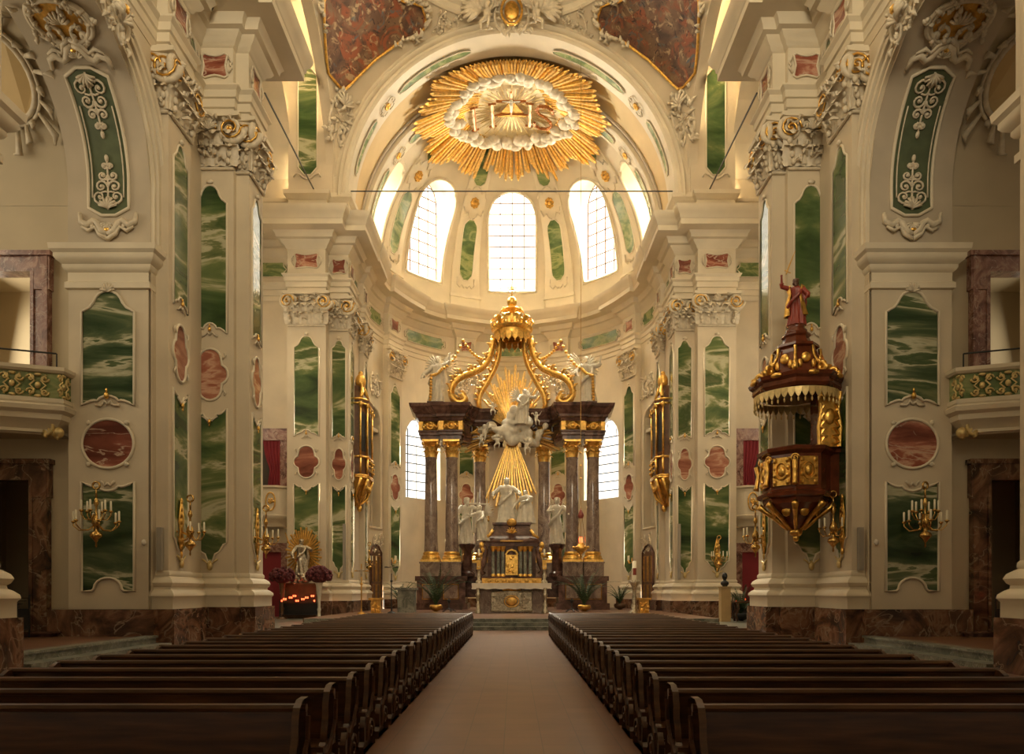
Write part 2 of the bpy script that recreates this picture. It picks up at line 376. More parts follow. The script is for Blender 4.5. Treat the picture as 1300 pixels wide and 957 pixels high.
# composite capital for a pilaster face, local frame: a across (-w/2..w/2), b up 0..1.8, c out
CAPS={}
def capital(parent,f,w,h=1.8,name='capital'):
    """parts: leaf basket; sub-parts: volutes (gilt edged) and abacus"""
    mb=MB(); n=max(2,round(w/.36))
    mb.fbox(f,-w/2,w/2,0,h*.93,-.02,.02)
    mb.ftube(f,[(-w/2-.03,.03),(w/2+.03,.03)],.05,6,c=.05)
    for row,(b,hh,off) in enumerate(((.06*h,.34*h,0),(.10*h,.55*h,.5))):
        m=n+1-row
        for k in range(m): 
            a=(-w/2+w*k/(m-1)) if m>1 else 0
            leaf(mb,f,a,b,w/n*1.0,hh,.42 if row==0 else .3,.04,0)
    for s in (-1,1):
        for k in range(3):
            mb.ftube(f,[(s*w*.08,.45*h),(s*w*(.2+.05*k),(.62+.05*k)*h),(s*w*.45,.74*h)],.03,5,c=.12)
    shell(mb,f,0,.72*h,.2*h,7,.12)
    mb.fblob(f,0,.88*h,.14,(.16,.12,.12))
    rnd=random.Random(int(w*100)); m=int(16*w) if w>.6 else 6
    for k in range(m):
        a=rnd.uniform(-.55,.55)*w; b=rnd.uniform(.12,.9)*h; q=rnd.uniform(.07,.13); an=rnd.uniform(0,PI)
        mb.tube([f(a-q*cos(an),b-q*sin(an)*.6,.08),f(a,b+q*.5,.2+.12*b/h),f(a+q*cos(an),b+q*sin(an)*.6,.26+.14*b/h),f(a+q*1.1*cos(an),b+q*.4*sin(an)-.08,.24+.1*b/h)],[.035,.06,.055,.02],5)
    for s in (-1,1):
        for k in range(4): mb.fblob(f,s*(w/2+.02-.05*k),(.5-.12*k)*h,.2-.03*k,(.09,.12,.08),7,5)
    o=mb.build(name,'stucco',parent,True,50)
    for s in (-1,1):
        mv=MB(); r=.25*h
        volute(mv,f,s*(w/2+.0),.70*h,r,ccw=-s,c=.16)
        mv.tube([f(s*(w/2),.70*h+r,.16),f(s*w*.2,.70*h+r*1.02,.12),f(0,.70*h+r*.9,.1)],[r*.24,r*.2,r*.14],6)
        v=mv.build('volute','stucco',o,True)
        mg=MB(); pts=spiral(r*.8,1.8,22,-s)
        mg.tube([f(s*w/2+x,.70*h+y,.16+r*.27) for x,y in pts],r*.07,5); mg.fblob(f,s*w/2,.70*h,.2,(r*.2,r*.2,r*.24))
        for k in range(4): mg.fblob(f,s*(w/2-.0)-s*r*1.15,.62*h+k*.06*h,.14,(.045,.04,.05),6,4)
        mg.build('gilt_spiral','gold',o,True)
    ma=MB(); pa=[(-w/2-.3,.93*h),(-w/2-.1,.915*h),(0,.90*h),(w/2+.1,.915*h),(w/2+.3,.93*h),(w/2+.3,h),(-w/2-.3,h)]
    plate(ma,f,pa,-.05,.3); ma.build('abacus','cream_light',o)
    return o
# voxel-fused sculpted figure from blobs and tapered limbs
def fused(mb,name,mat,parent,vox=.03,smooth=4):
    o=mb.build(name,mat,parent,True)
    r=o.modifiers.new('fuse','REMESH'); r.mode='VOXEL'; r.voxel_size=vox; r.use_smooth_shade=True
    s=o.modifiers.new('soft','SMOOTH'); s.iterations=smooth; s.factor=.5
    return o
def limb(mb,pts,rad,seg=8):
    mb.tube(pts,rad,seg)
    for p,r in zip(pts,rad): mb.blob(p,r*1.02,8,6)
def robe_rows(base,H,face,seed=0,seated=False,lean=(0,0),w=1.0,hem=.0):
    """draped body of height H (to the shoulders ~.82H); face = yaw"""
    rnd=random.Random(seed); ph=rnd.uniform(0,6); rows=[]; cx,cy,cz=base
    prof=[(0,.15),(.03,.155),(.15,.14),(.3,.125),(.45,.115),(.55,.10),(.62,.088),(.70,.105),(.77,.118),(.81,.10),(.835,.05),(.86,.035)]
    for (t,r) in prof:
        row=[]
        for k in range(40):
            a=2*PI*k/40; fold=1+(.17*(1-t/.95))*sin(8*a+ph+5*t)+.08*(1-t/.95)*sin(13*a+ph*2-3*t)
            x=r*H*w*cos(a)*1.15*fold; y=r*H*w*sin(a)*.78*fold
            X=x*cos(face)-y*sin(face); Y=x*sin(face)+y*cos(face)
            row.append((cx+X+lean[0]*t*H+.02*H*sin(3*t+ph),cy+Y+lean[1]*t*H,cz+t*H))
        rows.append(row)
    return rows
def figure(name,parent,base,H,face=0,mat='statue',arms=((.3,0,.55),(-.3,0,.5)),seed=0,lean=(0,0),beard=False,wings=False,headmat=None,vox=None,w=1.0,tilt=(0,0)):
    """standing draped figure facing -y rotated by 'face'; arms are hand positions in units of H (right,front,up)"""
    mb=MB(); rows=robe_rows(base,H,face,seed,lean=lean,w=w); mb.grid(rows,True)
    o=len(mb.v); mb.add(rows[0],[tuple(range(40))]); mb.add(rows[-1],[tuple(range(40))])
    B=V(base)
    def P(r,fr,u):
        v=V((r*H*cos(face)+fr*H*sin(face),r*H*sin(face)-fr*H*cos(face),u*H)); return B+v+V((lean[0]*u*H,lean[1]*u*H,0))
    for i,(r,fr,u) in enumerate(arms):
        s=1 if i==0 else -1
        sh=P(s*.115,0,.79); hd=P(r,fr,u); el=(sh+hd)/2+V((0,0,-.05*H))+(P(s*.08,0,0)-P(0,0,0))
        limb(mb,[sh,el,hd],[.044*H,.034*H,.022*H])
        d=(hd-el).normalized()
        mb.blob(hd+d*.025*H,(.024*H,.018*H,.03*H),8,6)
        for k in range(5):
            side=V((cos(face),sin(face),0))*(k-2)*.009*H
            L=.05*H*(1-.12*abs(k-2.4)); mb.tube([hd+d*.03*H+side,hd+d*(.03*H+L*.6)+side*1.2,hd+d*(.03*H+L)+side*1.1-V((0,0,.008*H))],[.0075*H,.0068*H,.005*H],5)
        # sleeve
        mb.tube([sh,el,(el+hd)/2-V((0,0,.02*H))],[.052*H,.046*H,.05*H],10)
    # legs and feet at the hem
    for s in (-1,1): mb.blob(P(s*.05,.13,.012),(.035*H,.06*H,.02*H),8,6)
    hc=P(tilt[0],.02+tilt[1],.925); mb.tube([P(0,0,.82),P(tilt[0]*.5,.01,.88)],[.04*H,.034*H],8)
    hm=mb if headmat is None else MB()
    hm.blob(hc,(.052*H,.062*H,.072*H),14,10,Matrix.Rotation(face,3,'Z'))
    def HP(r,fr,u): return hc+(P(r,fr,u)-P(0,0,0))-V((lean[0]*u*H,lean[1]*u*H,0))
    hm.tube([HP(0,.058,.012),HP(0,.078,-.012),HP(0,.058,-.018)],[.008*H,.013*H,.008*H],6)
    hm.blob(HP(0,.052,-.045),(.028*H,.022*H,.02*H),8,6)
    for s in (-1,1):
        hm.blob(HP(s*.052,0,-.005),(.01*H,.014*H,.02*H),6,5); hm.blob(HP(s*.022,.058,.022),(.016*H,.006*H,.005*H),6,4)
    if beard: hm.blob(HP(0,.045,-.075),(.036*H,.03*H,.05*H),8,6)
    # hair
    for k in range(12):
        a=2*PI*k/12; hm.blob(HP(.045*cos(a),-.012+.045*sin(a)*.8-.01,.03+.012*sin(3*a)),.026*H,7,5)
        if k in (6,7,8,9,10,11): hm.blob(HP(.05*cos(a),-.03+.03*sin(a),-.02-.02*(k%2)),.024*H,7,5)
    hm.blob(HP(0,-.02,.045),(.046*H,.046*H,.035*H),8,6)
    # mantle swag across the body
    mb.tube([P(.13,.02,.78),P(.06,.13,.62),P(-.08,.14,.5),P(-.15,.05,.42),P(-.12,-.08,.3)],[.022*H,.03*H,.036*H,.042*H,.02*H],8)
    mb.tube([P(.14,.0,.75),P(.17,-.03,.5),P(.15,-.02,.25)],[.03*H,.05*H,.03*H],8)
    ob=fused(mb,name,mat,parent,min(vox or 1,H/105),1)
    if headmat is not None: fused(hm,'head',headmat,ob,H/110,3)
    if wings:
        for s in (-1,1):
            mw=MB()
            for k in range(9):
                t=k/8; an=R(70-95*t)
                root=P(s*.05,-.08,.74-.03*t); tip=P(s*(.08+.40*(1-.35*t)*cos(an)),-.16-.05*t,.76+.38*sin(an)*(1-.2*t))
                mid=(root+tip)/2+V((0,0,.05*H)); mw.tube([root,mid,tip],[.02*H,.033*H,.006*H],6,flat=.5)
            mw.build('wing',mat,ob,True)
    return ob
def putto(mb,c,H,face,seed=0):
    """small seated or flying child figure, one fused body"""
    rnd=random.Random(seed); c=V(c)
    def P(r,f_,u): return c+V((r*cos(face)+f_*sin(face),r*sin(face)-f_*cos(face),u))*H
    mb.blob(P(0,0,.35),(.17*H,.14*H,.24*H),10,8); mb.blob(P(0,.03,.72),(.13*H,.14*H,.15*H),10,8)
    for s in (-1,1):
        e=rnd.uniform(-.1,.45); limb(mb,[P(s*.14,0,.52),P(s*.3,.1,.45+e*.4),P(s*.42,.2,.5+e)],[.065*H,.055*H,.035*H]); mb.blob(P(s*.44,.22,.52+e),.05*H,6,5)
        k=rnd.uniform(-.15,.1); limb(mb,[P(s*.09,0,.18),P(s*.2,.2,.05+k),P(s*.16,.22,-.25+k)],[.095*H,.075*H,.045*H]); mb.blob(P(s*.16,.28,-.3+k),(.05*H,.08*H,.04*H),6,5)
        mb.tube([P(s*.06,-.1,.5),P(s*.3,-.2,.75),P(s*.5,-.22,.62)],[.03*H,.1*H,.02*H],7,flat=.4)
    for k in range(7): mb.blob(P(.11*cos(k),-.02+.06*sin(k),.8),.06*H,6,5)
LW=100000; LD,LN,LC,LT,LO,EXPO=1600,480,170,380,2400,0.8
# ------------------------------------------------------------------ the place: levels in metres (x across, y along the nave, z up)
ZM,ZP,ZB,ZS,ZC=1.07,1.40,2.15,15.6,17.4      # marble base, plinth, base moulding, shaft top, capital top
ZA,ZF,ZK,ZT=18.35,19.75,20.45,21.4           # architrave, frieze, soffit, cornice top
BASE=[(0,2.2),(.04,2.15),(.05,2.08),(.03,2.03),(.08,2.0),(.17,1.93),(.21,1.84),(.17,1.75),(.12,1.71),(.13,1.64),(.2,1.6),(.28,1.52),(.29,1.45),(.24,1.38),(.24,ZM)]
MARB=[(.32,ZM),(.32,0)]
ENT=[(.0,ZC),(.0,17.65),(.06,17.68),(.06,17.95),(.12,17.98),(.14,18.2),(.24,18.3),(.24,ZA),(-.02,ZA+.03),(-.02,ZF-.05),(.06,ZF),(.10,19.85),(.22,19.95),(.3,20.1),(.45,20.15),(.48,20.3),(.58,ZK),(1.15,ZK+.03),(1.15,20.75),(1.2,20.8),(1.22,20.95),(1.30,21.05),(1.40,21.25),(1.42,ZT),(-.3,ZT)]
nave_p=lambda : [(10.4,3),(10.4,12.3),(10.03,12.3),(10.03,14.4),(10.4,14.4),(10.4,21.5),(10.03,21.5),(10.03,23.0),(10.3,23.0),(10.3,24.4),(9.23,24.4),(9.23,24.65),(8.8,24.65),(8.8,26.0),(11.9,26.0),(11.9,28.0),(16.5,28.0)]
AC=44.5; AR=9.0
def arcpts(r,d0,d1,n): return [(r*sin(R(d0+(d1-d0)*i/n)),AC+r*cos(R(d0+(d1-d0)*i/n))) for i in range(n+1)]
APIL=[64.0,22.5]; PH=5.0
def chancel_half():
    p=[(16.5,39.9),(11.9,39.9),(11.9,38.8),(9.85,38.8),(9.85,39.5),(8.8,39.5),(8.8,41.0),(9.0,41.0),(9.0,43.1),(8.72,43.1),(8.72,44.2)]
    p+=arcpts(AR,88,64+PH,6)+arcpts(AR-.4,64+PH,64-PH,2)+arcpts(AR,64-PH,22.5+PH,9)+arcpts(AR-.4,22.5+PH,22.5-PH,2)+arcpts(AR,22.5-PH,0,5)
    return p
def face_cam(s,u,D): return frame((s*u,D,0),(1,0,0),(0,-1,0))
def face_nave(s,u,D): return frame((s*u,D,0),(0,1,0),(-s,0,0))
def face_rad(phi,r,s=1):
    a=R(phi)*s; o=(r*sin(a),AC+r*cos(a),0); return frame(o,(cos(a),-sin(a),0),(-sin(a),-cos(a),0))
def up(f,z): return lambda a,b,c=0: f(a,b+z,c)

def surround(mb,f,w,cz,h,c=.03):
    """raised plaster band round a medallion, closing the cusps of the panels"""
    mb.ftube(f,ellipse(w,h,cz,28),.03,6,True,c=c)
def knob(mb,f,z,sg,sc=1.0):
    mb.fblob(f,0,z,.08*sc,(.055*sc,.08*sc,.055*sc)); mb.fblob(f,0,z+sg*.12*sc,.08*sc,(.03*sc,.05*sc,.03*sc),6,4)
def pil_deco(parent,f,w,diag=True,mw=None,dz=0.0):
    pw=w*.75/2; g='green_diag' if diag else 'green'
    mw=min(1.36,w*.8); cz=8.43+dz; d=min(.36,pw*.7)
    panel(parent,f,outline(pw,9.78+dz,15.1,('ogee',min(.6,pw*1.1)),('cusp',d)),g)
    m=panel(parent,f,quatrefoil(mw,1.72,cz),'red_pale','medallion',.045,'cream_light','medallion_frame')
    panel(parent,f,outline(pw,2.45,7.3+dz,('cusp',d),('point',.75)),g)
    mb=MB(); knob(mb,f,9.93+dz,1); knob(mb,f,6.85+dz,-1)
    mb.build('gilt_knob','gold',parent,True)
    for q,sg in ((9.74+dz,1),(7.3+dz-d*.9,-1),(2.6,-1)):
        mb=MB()
        for s in (-1,1): mb.ftube(f,[(0,q),(s*.08,q+sg*.1),(s*.14,q+sg*.02),(s*.26,q-sg*.06)],.03,5,c=.05)
        if sg<0 and q<3: mb.fblob(f,0,2.42,.06,(.1,.14,.06),8,5)
        mb.build('stucco_clasp','gilt_cream' if q<3 else 'stucco',parent,True)
    mb=MB(); mb.fblob(f,0,15.2,.06,(.12,.08,.06)); mb.build('stucco_bud','stucco',parent,True)
    mb=MB()
    for sx in (-1,1):
        for q in (-1,1): mb.ftube(f,[(sx*mw*.36,cz+q*.52),(sx*mw*.44,cz+q*.62),(sx*mw*.40,cz+q*.7)],.03,5,c=.05)
    mb.build('medallion_clasps','stucco',parent,True)

# --- piers between nave and crossing
for s,side,lab in ((-1,'left','gallery pier and stepped pilasters left of the pews, green marble panels, no pulpit'),(1,'right','stepped pilaster pier right of the pews with the pulpit hanging on it')):
    t=thing('nave_pier',lab,'pier',(s*10,22,0),'great piers at the nave end')
    plan=[(13.2,21.2),(10.48,21.2),(10.48,21.5),(10.03,21.5),(10.03,23.0),(10.3,23.0),(10.3,24.4),(9.23,24.4),(9.23,24.65),(8.8,24.65),(8.8,26.0),(11.9,26.0),(11.9,28)]
    cl=plan[1:]
    mb=MB(); sweep(mb,MARB,mir(plan,s),s); mb.build('marble_plinth','brown',t)
    mb=MB(); sweep(mb,BASE,mir(cl[1:],s),s); mb.build('base_moulding','cream_light',t,True,40)
    mb=MB(); sweep(mb,[(0,2.1),(0,ZC)],mir(cl[1:],s),s); mb.build('shaft','cream',t)
    body=[(13.2,22.0),(13.2,21.2),(10.48,21.2),(10.48,21.6)]; b2=[(12.75,21.7),(12.75,21.2),(10.48,21.2),(10.48,21.7)]
    mb=MB(); sweep(mb,[(0.02,ZM),(0.02,10.5)],mir(b2,s),s); mb.build('gallery_shaft','cream',t)
    mb=MB(); sweep(mb,[(.02,10.3),(.095,10.33),(.095,10.5),(.03,10.55),(.03,10.8),(.1,10.85),(.14,10.92),(.14,11.0),(.25,11.08),(.3,11.16),(.3,11.26),(.38,11.34),(.4,11.5),(-.1,11.5)],mir(b2,s),s); mb.build('impost_cornice','cream_light',t,True,35)
    mb=MB(); mb.box(s*10.46,s*12.7,21.25,21.66,1.2,13.2); mb.build('core','cream',t)
    # gallery pier face towards the camera
    f=face_cam(s,11.61,21.17)
    panel(t,f,outline(.76,6.95,10.26,('ogee',.6),('cusp',.28)),'green',fw=.04)
    panel(t,f,ellipse(1.5,1.42,5.85),'red','medallion',.045,'cream_light','medallion_frame')
    panel(t,f,outline(.76,1.6,4.75,('cusp',.26),('bump',.4)),'green',fw=.04)
    mb=MB()
    for q in (5.85+.6,5.85-.6):
        for k in (-1,1): mb.fblob(f,k*.55,q,.05,(.08,.07,.05))
    mb.build('medallion_clasps','cream_light',t,True)
    mb=MB(); knob(mb,f,7.22,1,1.3); mb.build('gilt_knob','gold',t,True)
    mb=MB(); shell(mb,f,0,10.22,.26,7,.03)
    for k in (-1,1): 
        mb.tube([f(x,y,.05) for x,y in [(0,6.98),(k*.10,7.08),(k*.12,7.0),(k*.2,6.95),(k*.35,6.96)]],.035,5)
        mb.tube([f(x,y,.05) for x,y in [(0,4.72),(k*.09,4.62),(k*.12,4.7),(k*.2,4.76)]],.035,5)
    mb.build('stucco_clasp','stucco',t,True)
    # pilasters of the cluster
    f1=face_nave(s,10.03,22.25); pil_deco(t,f1,1.3,dz=.37)
    f2=face_cam(s,10.0,24.4); pil_deco(t,f2,1.5,dz=.37)
    f3=face_nave(s,8.8,25.32); pil_deco(t,f3,1.2,dz=.37)
    capital(t,up(f1,ZS),1.4); capital(t,up(face_cam(s,10.26,21.5),ZS),.42)
    capital(t,up(f2,ZS),1.5); capital(t,up(face_cam(s,9.0,24.65),ZS),.42); capital(t,up(f3,ZS),1.25)
    # nearer pier, of which only the last plinth and impost show
    t=thing('gallery_pier','nearest pier, only its plinth and impost showing at the %s edge'%side,'pier',(s*11,13.5,0))
    pl=[(10.4,12.3),(10.03,12.3),(10.03,14.35),(10.4,14.35),(10.48,14.9),(12.75,14.9)]
    mb=MB(); sweep(mb,MARB,mir(pl,s),s); mb.build('marble_plinth','brown',t)
    mb=MB(); sweep(mb,BASE,mir(pl,s),s); mb.build('base_moulding','cream_light',t,True,40)
    mb=MB(); sweep(mb,[(0,2.1),(0,ZC)],mir(pl[:4],s),s); mb.build('shaft','cream',t)
    pb=[(10.44,13.0),(10.44,14.9),(12.75,14.9),(12.75,12.5)]
    mb=MB(); sweep(mb,[(.0,1.9),(.0,10.5)],mir(pb,s),s); mb.build('gallery_shaft','cream',t)
    mb=MB(); sweep(mb,[(.02,10.3),(.095,10.33),(.095,10.5),(.03,10.55),(.03,10.8),(.1,10.85),(.14,10.92),(.14,11.0),(.25,11.08),(.3,11.16),(.3,11.26),(.38,11.34),(.4,11.5),(-.1,11.5)],mir(pb,s),s); mb.build('impost_cornice','cream_light',t,True,35)
    capital(t,up(face_nave(s,10.03,13.3),ZS),1.5)

# --- generic wall with one arched hole; f(a,b,c)
def hole_r(an,w,lo,spr,rise,cb):
    """distance from (0,cb) to the arch outline in direction an"""
    dx,dz=cos(an),sin(an); lo_r,hi_r=0,60
    def inside(x,z):
        if z<lo or abs(x)>w: return False
        if z<=spr: return True
        return (x/w)**2+((z-spr)/rise)**2<=1
    for _ in range(40):
        m=(lo_r+hi_r)/2
        if inside(dx*m,cb+dz*m): lo_r=m
        else: hi_r=m
    return lo_r
def holed(f,a0,a1,z0,z1,ca,w,lo,spr,rise,n=56,k=3,conv=None):
    """returns (mesh rows, hole outline points (a,b))"""
    cb=max(lo+.3,(lo+spr)/2)
    angs=[2*PI*i/n for i in range(n)]
    for (x,z) in ((a0-ca,z0-cb),(a1-ca,z0-cb),(a1-ca,z1-cb),(a0-ca,z1-cb),(w,lo-cb),(-w,lo-cb),(w,spr-cb),(-w,spr-cb)): angs.append(math.atan2(z,x)%(2*PI))
    angs=sorted(set(round(a,6) for a in angs)); H=[];O=[]
    for an in angs:
        r=hole_r(an,w,lo,spr,rise,cb); H.append((ca+cos(an)*r,cb+sin(an)*r))
        t=1e9
        if cos(an)>1e-9: t=min(t,(a1-ca)/cos(an))
        if cos(an)<-1e-9: t=min(t,(a0-ca)/cos(an))
        if sin(an)>1e-9: t=min(t,(z1-cb)/sin(an))
        if sin(an)<-1e-9: t=min(t,(z0-cb)/sin(an))
        O.append((ca+cos(an)*t,cb+sin(an)*t))
    Hc=[conv(p) for p in H] if conv else H
    rows=[]
    for i in range(k+1):
        q=i/k; rows.append([f(h[0]*(1-q)+o[0]*q,h[1]*(1-q)+o[1]*q,0) for h,o in zip(Hc,O)])
    for r in rows: r.append(r[0])
    return rows,H
ARCH=[(0,0),(0,.10),(.10,.10),(.11,.05),(.14,.05),(.15,.16),(.30,.16),(.31,.09),(.35,.09),(.37,.22),(.46,.24),(.5,.16),(.53,.08),(.68,.08),(.70,.2),(.80,.22),(.84,.06),(.86,0)]
def arch_sweep(mb,f,ca,spr,r,lo,prof=ARCH,n=28,rise=None):
    rise=rise or r; rows=[]
    for (dr,c) in prof:
        row=[f(ca+r+dr,lo,c)]+[f(ca+(r+dr)*cos(PI*i/n),spr+(rise+dr)*sin(PI*i/n),c) for i in range(n+1)]+[f(ca-r-dr,lo,c)]
        rows.append(row)
    mb.grid(rows)
def barrel(mb,f,ca,spr,r,lo,c0,c1,n=28,rise=None,k=1):
    rise=rise or r; pts=[(ca+r,lo)]+[(ca+r*cos(PI*i/n),spr+rise*sin(PI*i/n)) for i in range(n+1)]+[(ca-r,lo)]
    mb.grid([[f(a,b,c0+(c1-c0)*j/k) for a,b in pts] for j in range(k+1)])
def soffit_map(fx,ca,spr,r,ang0=0):
    """(a across, b arc length from the springing, c out of the soffit towards the axis)"""
    def g(a,b,c=0):
        if b<0: return fx(ca+r-c,spr+b,a)
        t=b/r; return fx(ca+(r-c)*cos(t),spr+(r-c)*sin(t),a)
    return g
for s,side in ((-1,'left'),(1,'right')):
    fw=lambda a,b,c=0,s=s: V((s*(10.4-c),a,b))       # nave wall plane
    mb=MB(); rows,_=holed(fw,14.35,21.55,0,17.6,18.05,3.15,0,13.3,3.15); mb.grid(rows)
    rows,_=holed(fw,6.0,12.3,0,17.6,9.0,3.0,0,13.3,3.0); mb.grid(rows)
    mb.box(s*10.4,s*10.45,2,6.1,0,17.6)
    mb.box(s*10.38,s*10.6,2,28,17.35,22.6)
    struct(mb.build('wall_'+side,'cream'))
    mb=MB(); arch_sweep(mb,fw,18.05,13.3,3.17,11.5); struct(mb.build('trim_1','cream_light',None,True,35))
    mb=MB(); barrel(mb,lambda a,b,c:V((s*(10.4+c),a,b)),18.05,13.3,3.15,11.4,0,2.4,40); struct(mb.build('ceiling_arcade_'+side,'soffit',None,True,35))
    # coffer panel with stucco scrollwork on the arch soffit
    g=soffit_map(lambda a,b,c:V((s*(11.6+c),a,b)),18.05,13.3,3.15)
    t=thing('soffit_panel','long green stucco framed panel on the arch soffit above the %s gallery pier'%side,'wall panel',(s*11.6,21,12.4),'soffit panels of the gallery arches')
    p=strip_panel(t,g,-.85,2.95,.58,'green_flat',18,tip=.05,fw=.05,name='panel')
    mb=MB()
    for k in (-1,1): mb.tube([g(k*.45,-.35+i*.3,.06) for i in range(9)],.022,5)
    mb.build('inner_fillet','stucco',t,True)
    mb=MB(); scrollwork(mb,g,0,-.7,1.0,1.45,1,.06,.03); scrollwork(mb,g,0,2.85,1.0,1.5,-1,.06,.03); mb.build('scrollwork','stucco',t,True)
    for (b,sg) in ((-1.0,-1),(3.1,1)):
        mb=MB()
        for k in (-1,1):
            mb.tube([g(k*x,b+sg*y,.07) for x,y in [(.82,-.2),(.78,.05),(.6,.16),(.42,.02),(.3,.1),(.18,.32),(0,.42)]],[.05,.08,.11,.09,.1,.11,.09],7)
            mb.tube([g(k*x,b+sg*y,.1) for x,y in [(.75,.2),(.55,.32),(.36,.22),(.24,.42),(0,.56)]],[.03,.06,.05,.06,.07],6)
            for q in range(4): mb.fblob(g,k*(.15+.15*q),b+sg*(.3-.06*q),.08,(.07,.08,.05),6,4)
        shell(mb,g,0,b+sg*.1,.28,7,.08,20 if sg>0 else 200,160 if sg>0 else 340)
        mb.build('crest','stucco',t,True)
    mb=MB(); mb.fblob(g,0,3.4,.12,(.1,.07,.06)); mb.fblob(g,0,-1.3,.12,(.1,.07,.06)); mb.build('gilt_boss','gold',t,True)
    # keystone cartouches: on the archivolt, and on the vault behind
    t=thing('cartouche','white stucco cartouche hanging over the crown of the %s arcade arch'%side,'stucco ornament',(s*10.3,18.6,16.2))
    fk=lambda a,b,c=0: V((s*(10.1-c),18.7+a,16.35+b)); mb=MB(); rocaille(mb,fk,1.5,1.2,5,.05,14); shell(mb,fk,0,-.2,.5,7,.2); mb.build('stucco_scrolls','stucco',t,True)
    mb=MB(); mb.fblob(fk,0,.1,.3,(.12,.12,.1)); mb.build('gilt_boss','gold',t,True)
    t=thing('vault_cartouche','ochre stucco cartouche on the vault behind the %s arcade arch'%side,'stucco ornament',(s*11.6,19.3,16))
    g2=lambda a,b,c=0: g(a,b+4.1,c); mb=MB(); plate(mb,g2,ellipse(1.35,1.1,0,20),0,.03); mb.build('field','gold_dull',t)
    mb=MB(); rocaille(mb,g2,1.9,1.3,8,.06,16); mb.tube([g2(a,b,.07) for a,b in ellipse(1.4,1.15,0,24)],.06,6,True); mb.build('stucco_scrolls','stucco',t,True)
    g3=soffit_map(lambda a,b,c: V((s*(14.0+c),a,b)),18.05,13.0,3.6)
    g4=lambda a,b,c=0: g3(a,b+3.4,c)
    t=thing('oval_vault_frame','oval stucco frame with leafy edge and plain ochre field on the %s chapel vault'%side,'stucco ornament',(s*14.0,20.3,16))
    mb=MB(); plate(mb,g4,ellipse(1.5,2.2,0,24),0,.03); mb.build('field','ochre',t)
    mb=MB(); mb.tube([g4(a,b,.07) for a,b in ellipse(1.55,2.3,0,28)],.08,6,True); mb.tube([g4(a,b,.06) for a,b in ellipse(1.8,2.6,0,28)],.05,6,True)
    for k in range(22):
        an=2*PI*k/22; L=1.0+.25*(k%3); mb.tube([g4(.88*cos(an),1.28*sin(an),.05),g4(.98*L*cos(an),1.38*L*sin(an),.2),g4(1.02*L*cos(an+.15),1.42*L*sin(an+.15),.08)],[.05,.1,.03],5)
    mb.build('stucco_frame','stucco',t,True)
    # chapel behind the arcade: vault, end wall with door and gallery, outer wall
    X0,X1=12.75,18.6
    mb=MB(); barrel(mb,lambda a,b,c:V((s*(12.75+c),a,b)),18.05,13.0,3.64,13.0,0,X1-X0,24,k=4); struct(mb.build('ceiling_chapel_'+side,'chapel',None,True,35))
    mb=MB(); ff=lambda a,b,c=0: V((s*a,21.7+c,b))
    # end wall pieces round door (13.7-17.2 x .35-5.5) and gallery opening (14..17.6 x 7.2-11.5)
    for (a0,a1,b0,b1) in ((12.7,13.95,0,17),(13.95,17.4,5.3,6.9),(13.95,17.4,11.35,17),(17.4,X1,0,17)): mb.box(s*a0,s*a1,21.7,22.05,b0,b1)
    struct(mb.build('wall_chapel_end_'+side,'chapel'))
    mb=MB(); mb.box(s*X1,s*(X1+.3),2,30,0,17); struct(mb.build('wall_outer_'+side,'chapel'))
    mb=MB(); mb.box(s*12.75,s*X1,21.95,28,6.4,6.9); mb.box(s*12.75,s*X1,22.0,28,12.2,12.4); struct(mb.build('floor_gallery_'+side,'chapel'))
    mb=MB(); rows,_=holed(lambda a,b,c=0:V((s*a,26.0,b)),12.75,X1,6.4,12.3,15.7,.55,6.9,9.6,.55); mb.grid(rows); mb.box(s*12.7,s*X1,27,27.2,0,12.3); mb.box(s*12.7,s*12.9,21.9,28,0,12.3); struct(mb.build('wall_gallery_'+side,'chapel'))
    # marble frames
    for nm,(a0,a1,b0,b1,w) in (('door_1',(13.62,17.4,.35,5.35,.5)),('window_frame_gallery',(13.6,17.4,6.9,11.45,.48))):
        m2=MB()
        for (p0,p1,q0,q1,d) in ((a0,a0+w,b0,b1-.0,.18),(a0-.08,a0+w,b1-1.0,b1+.08,.22),(a0-.06,a1,b1-w+.01,b1-.01,.2),(a0-.14,a1,b1-.02,b1+.12,.28),(a0-.03,a0+.12,b0,b1,.24),(a0+w-.1,a0+w,b0,b1-w,.23)):
            m2.box(s*p0,s*p1,21.7-d,21.95,q0,q1)
        o=m2.build(nm if nm!='window_frame_gallery' else 'trim_2','brown' if nm=='door_1' else 'redframe'); struct(o)
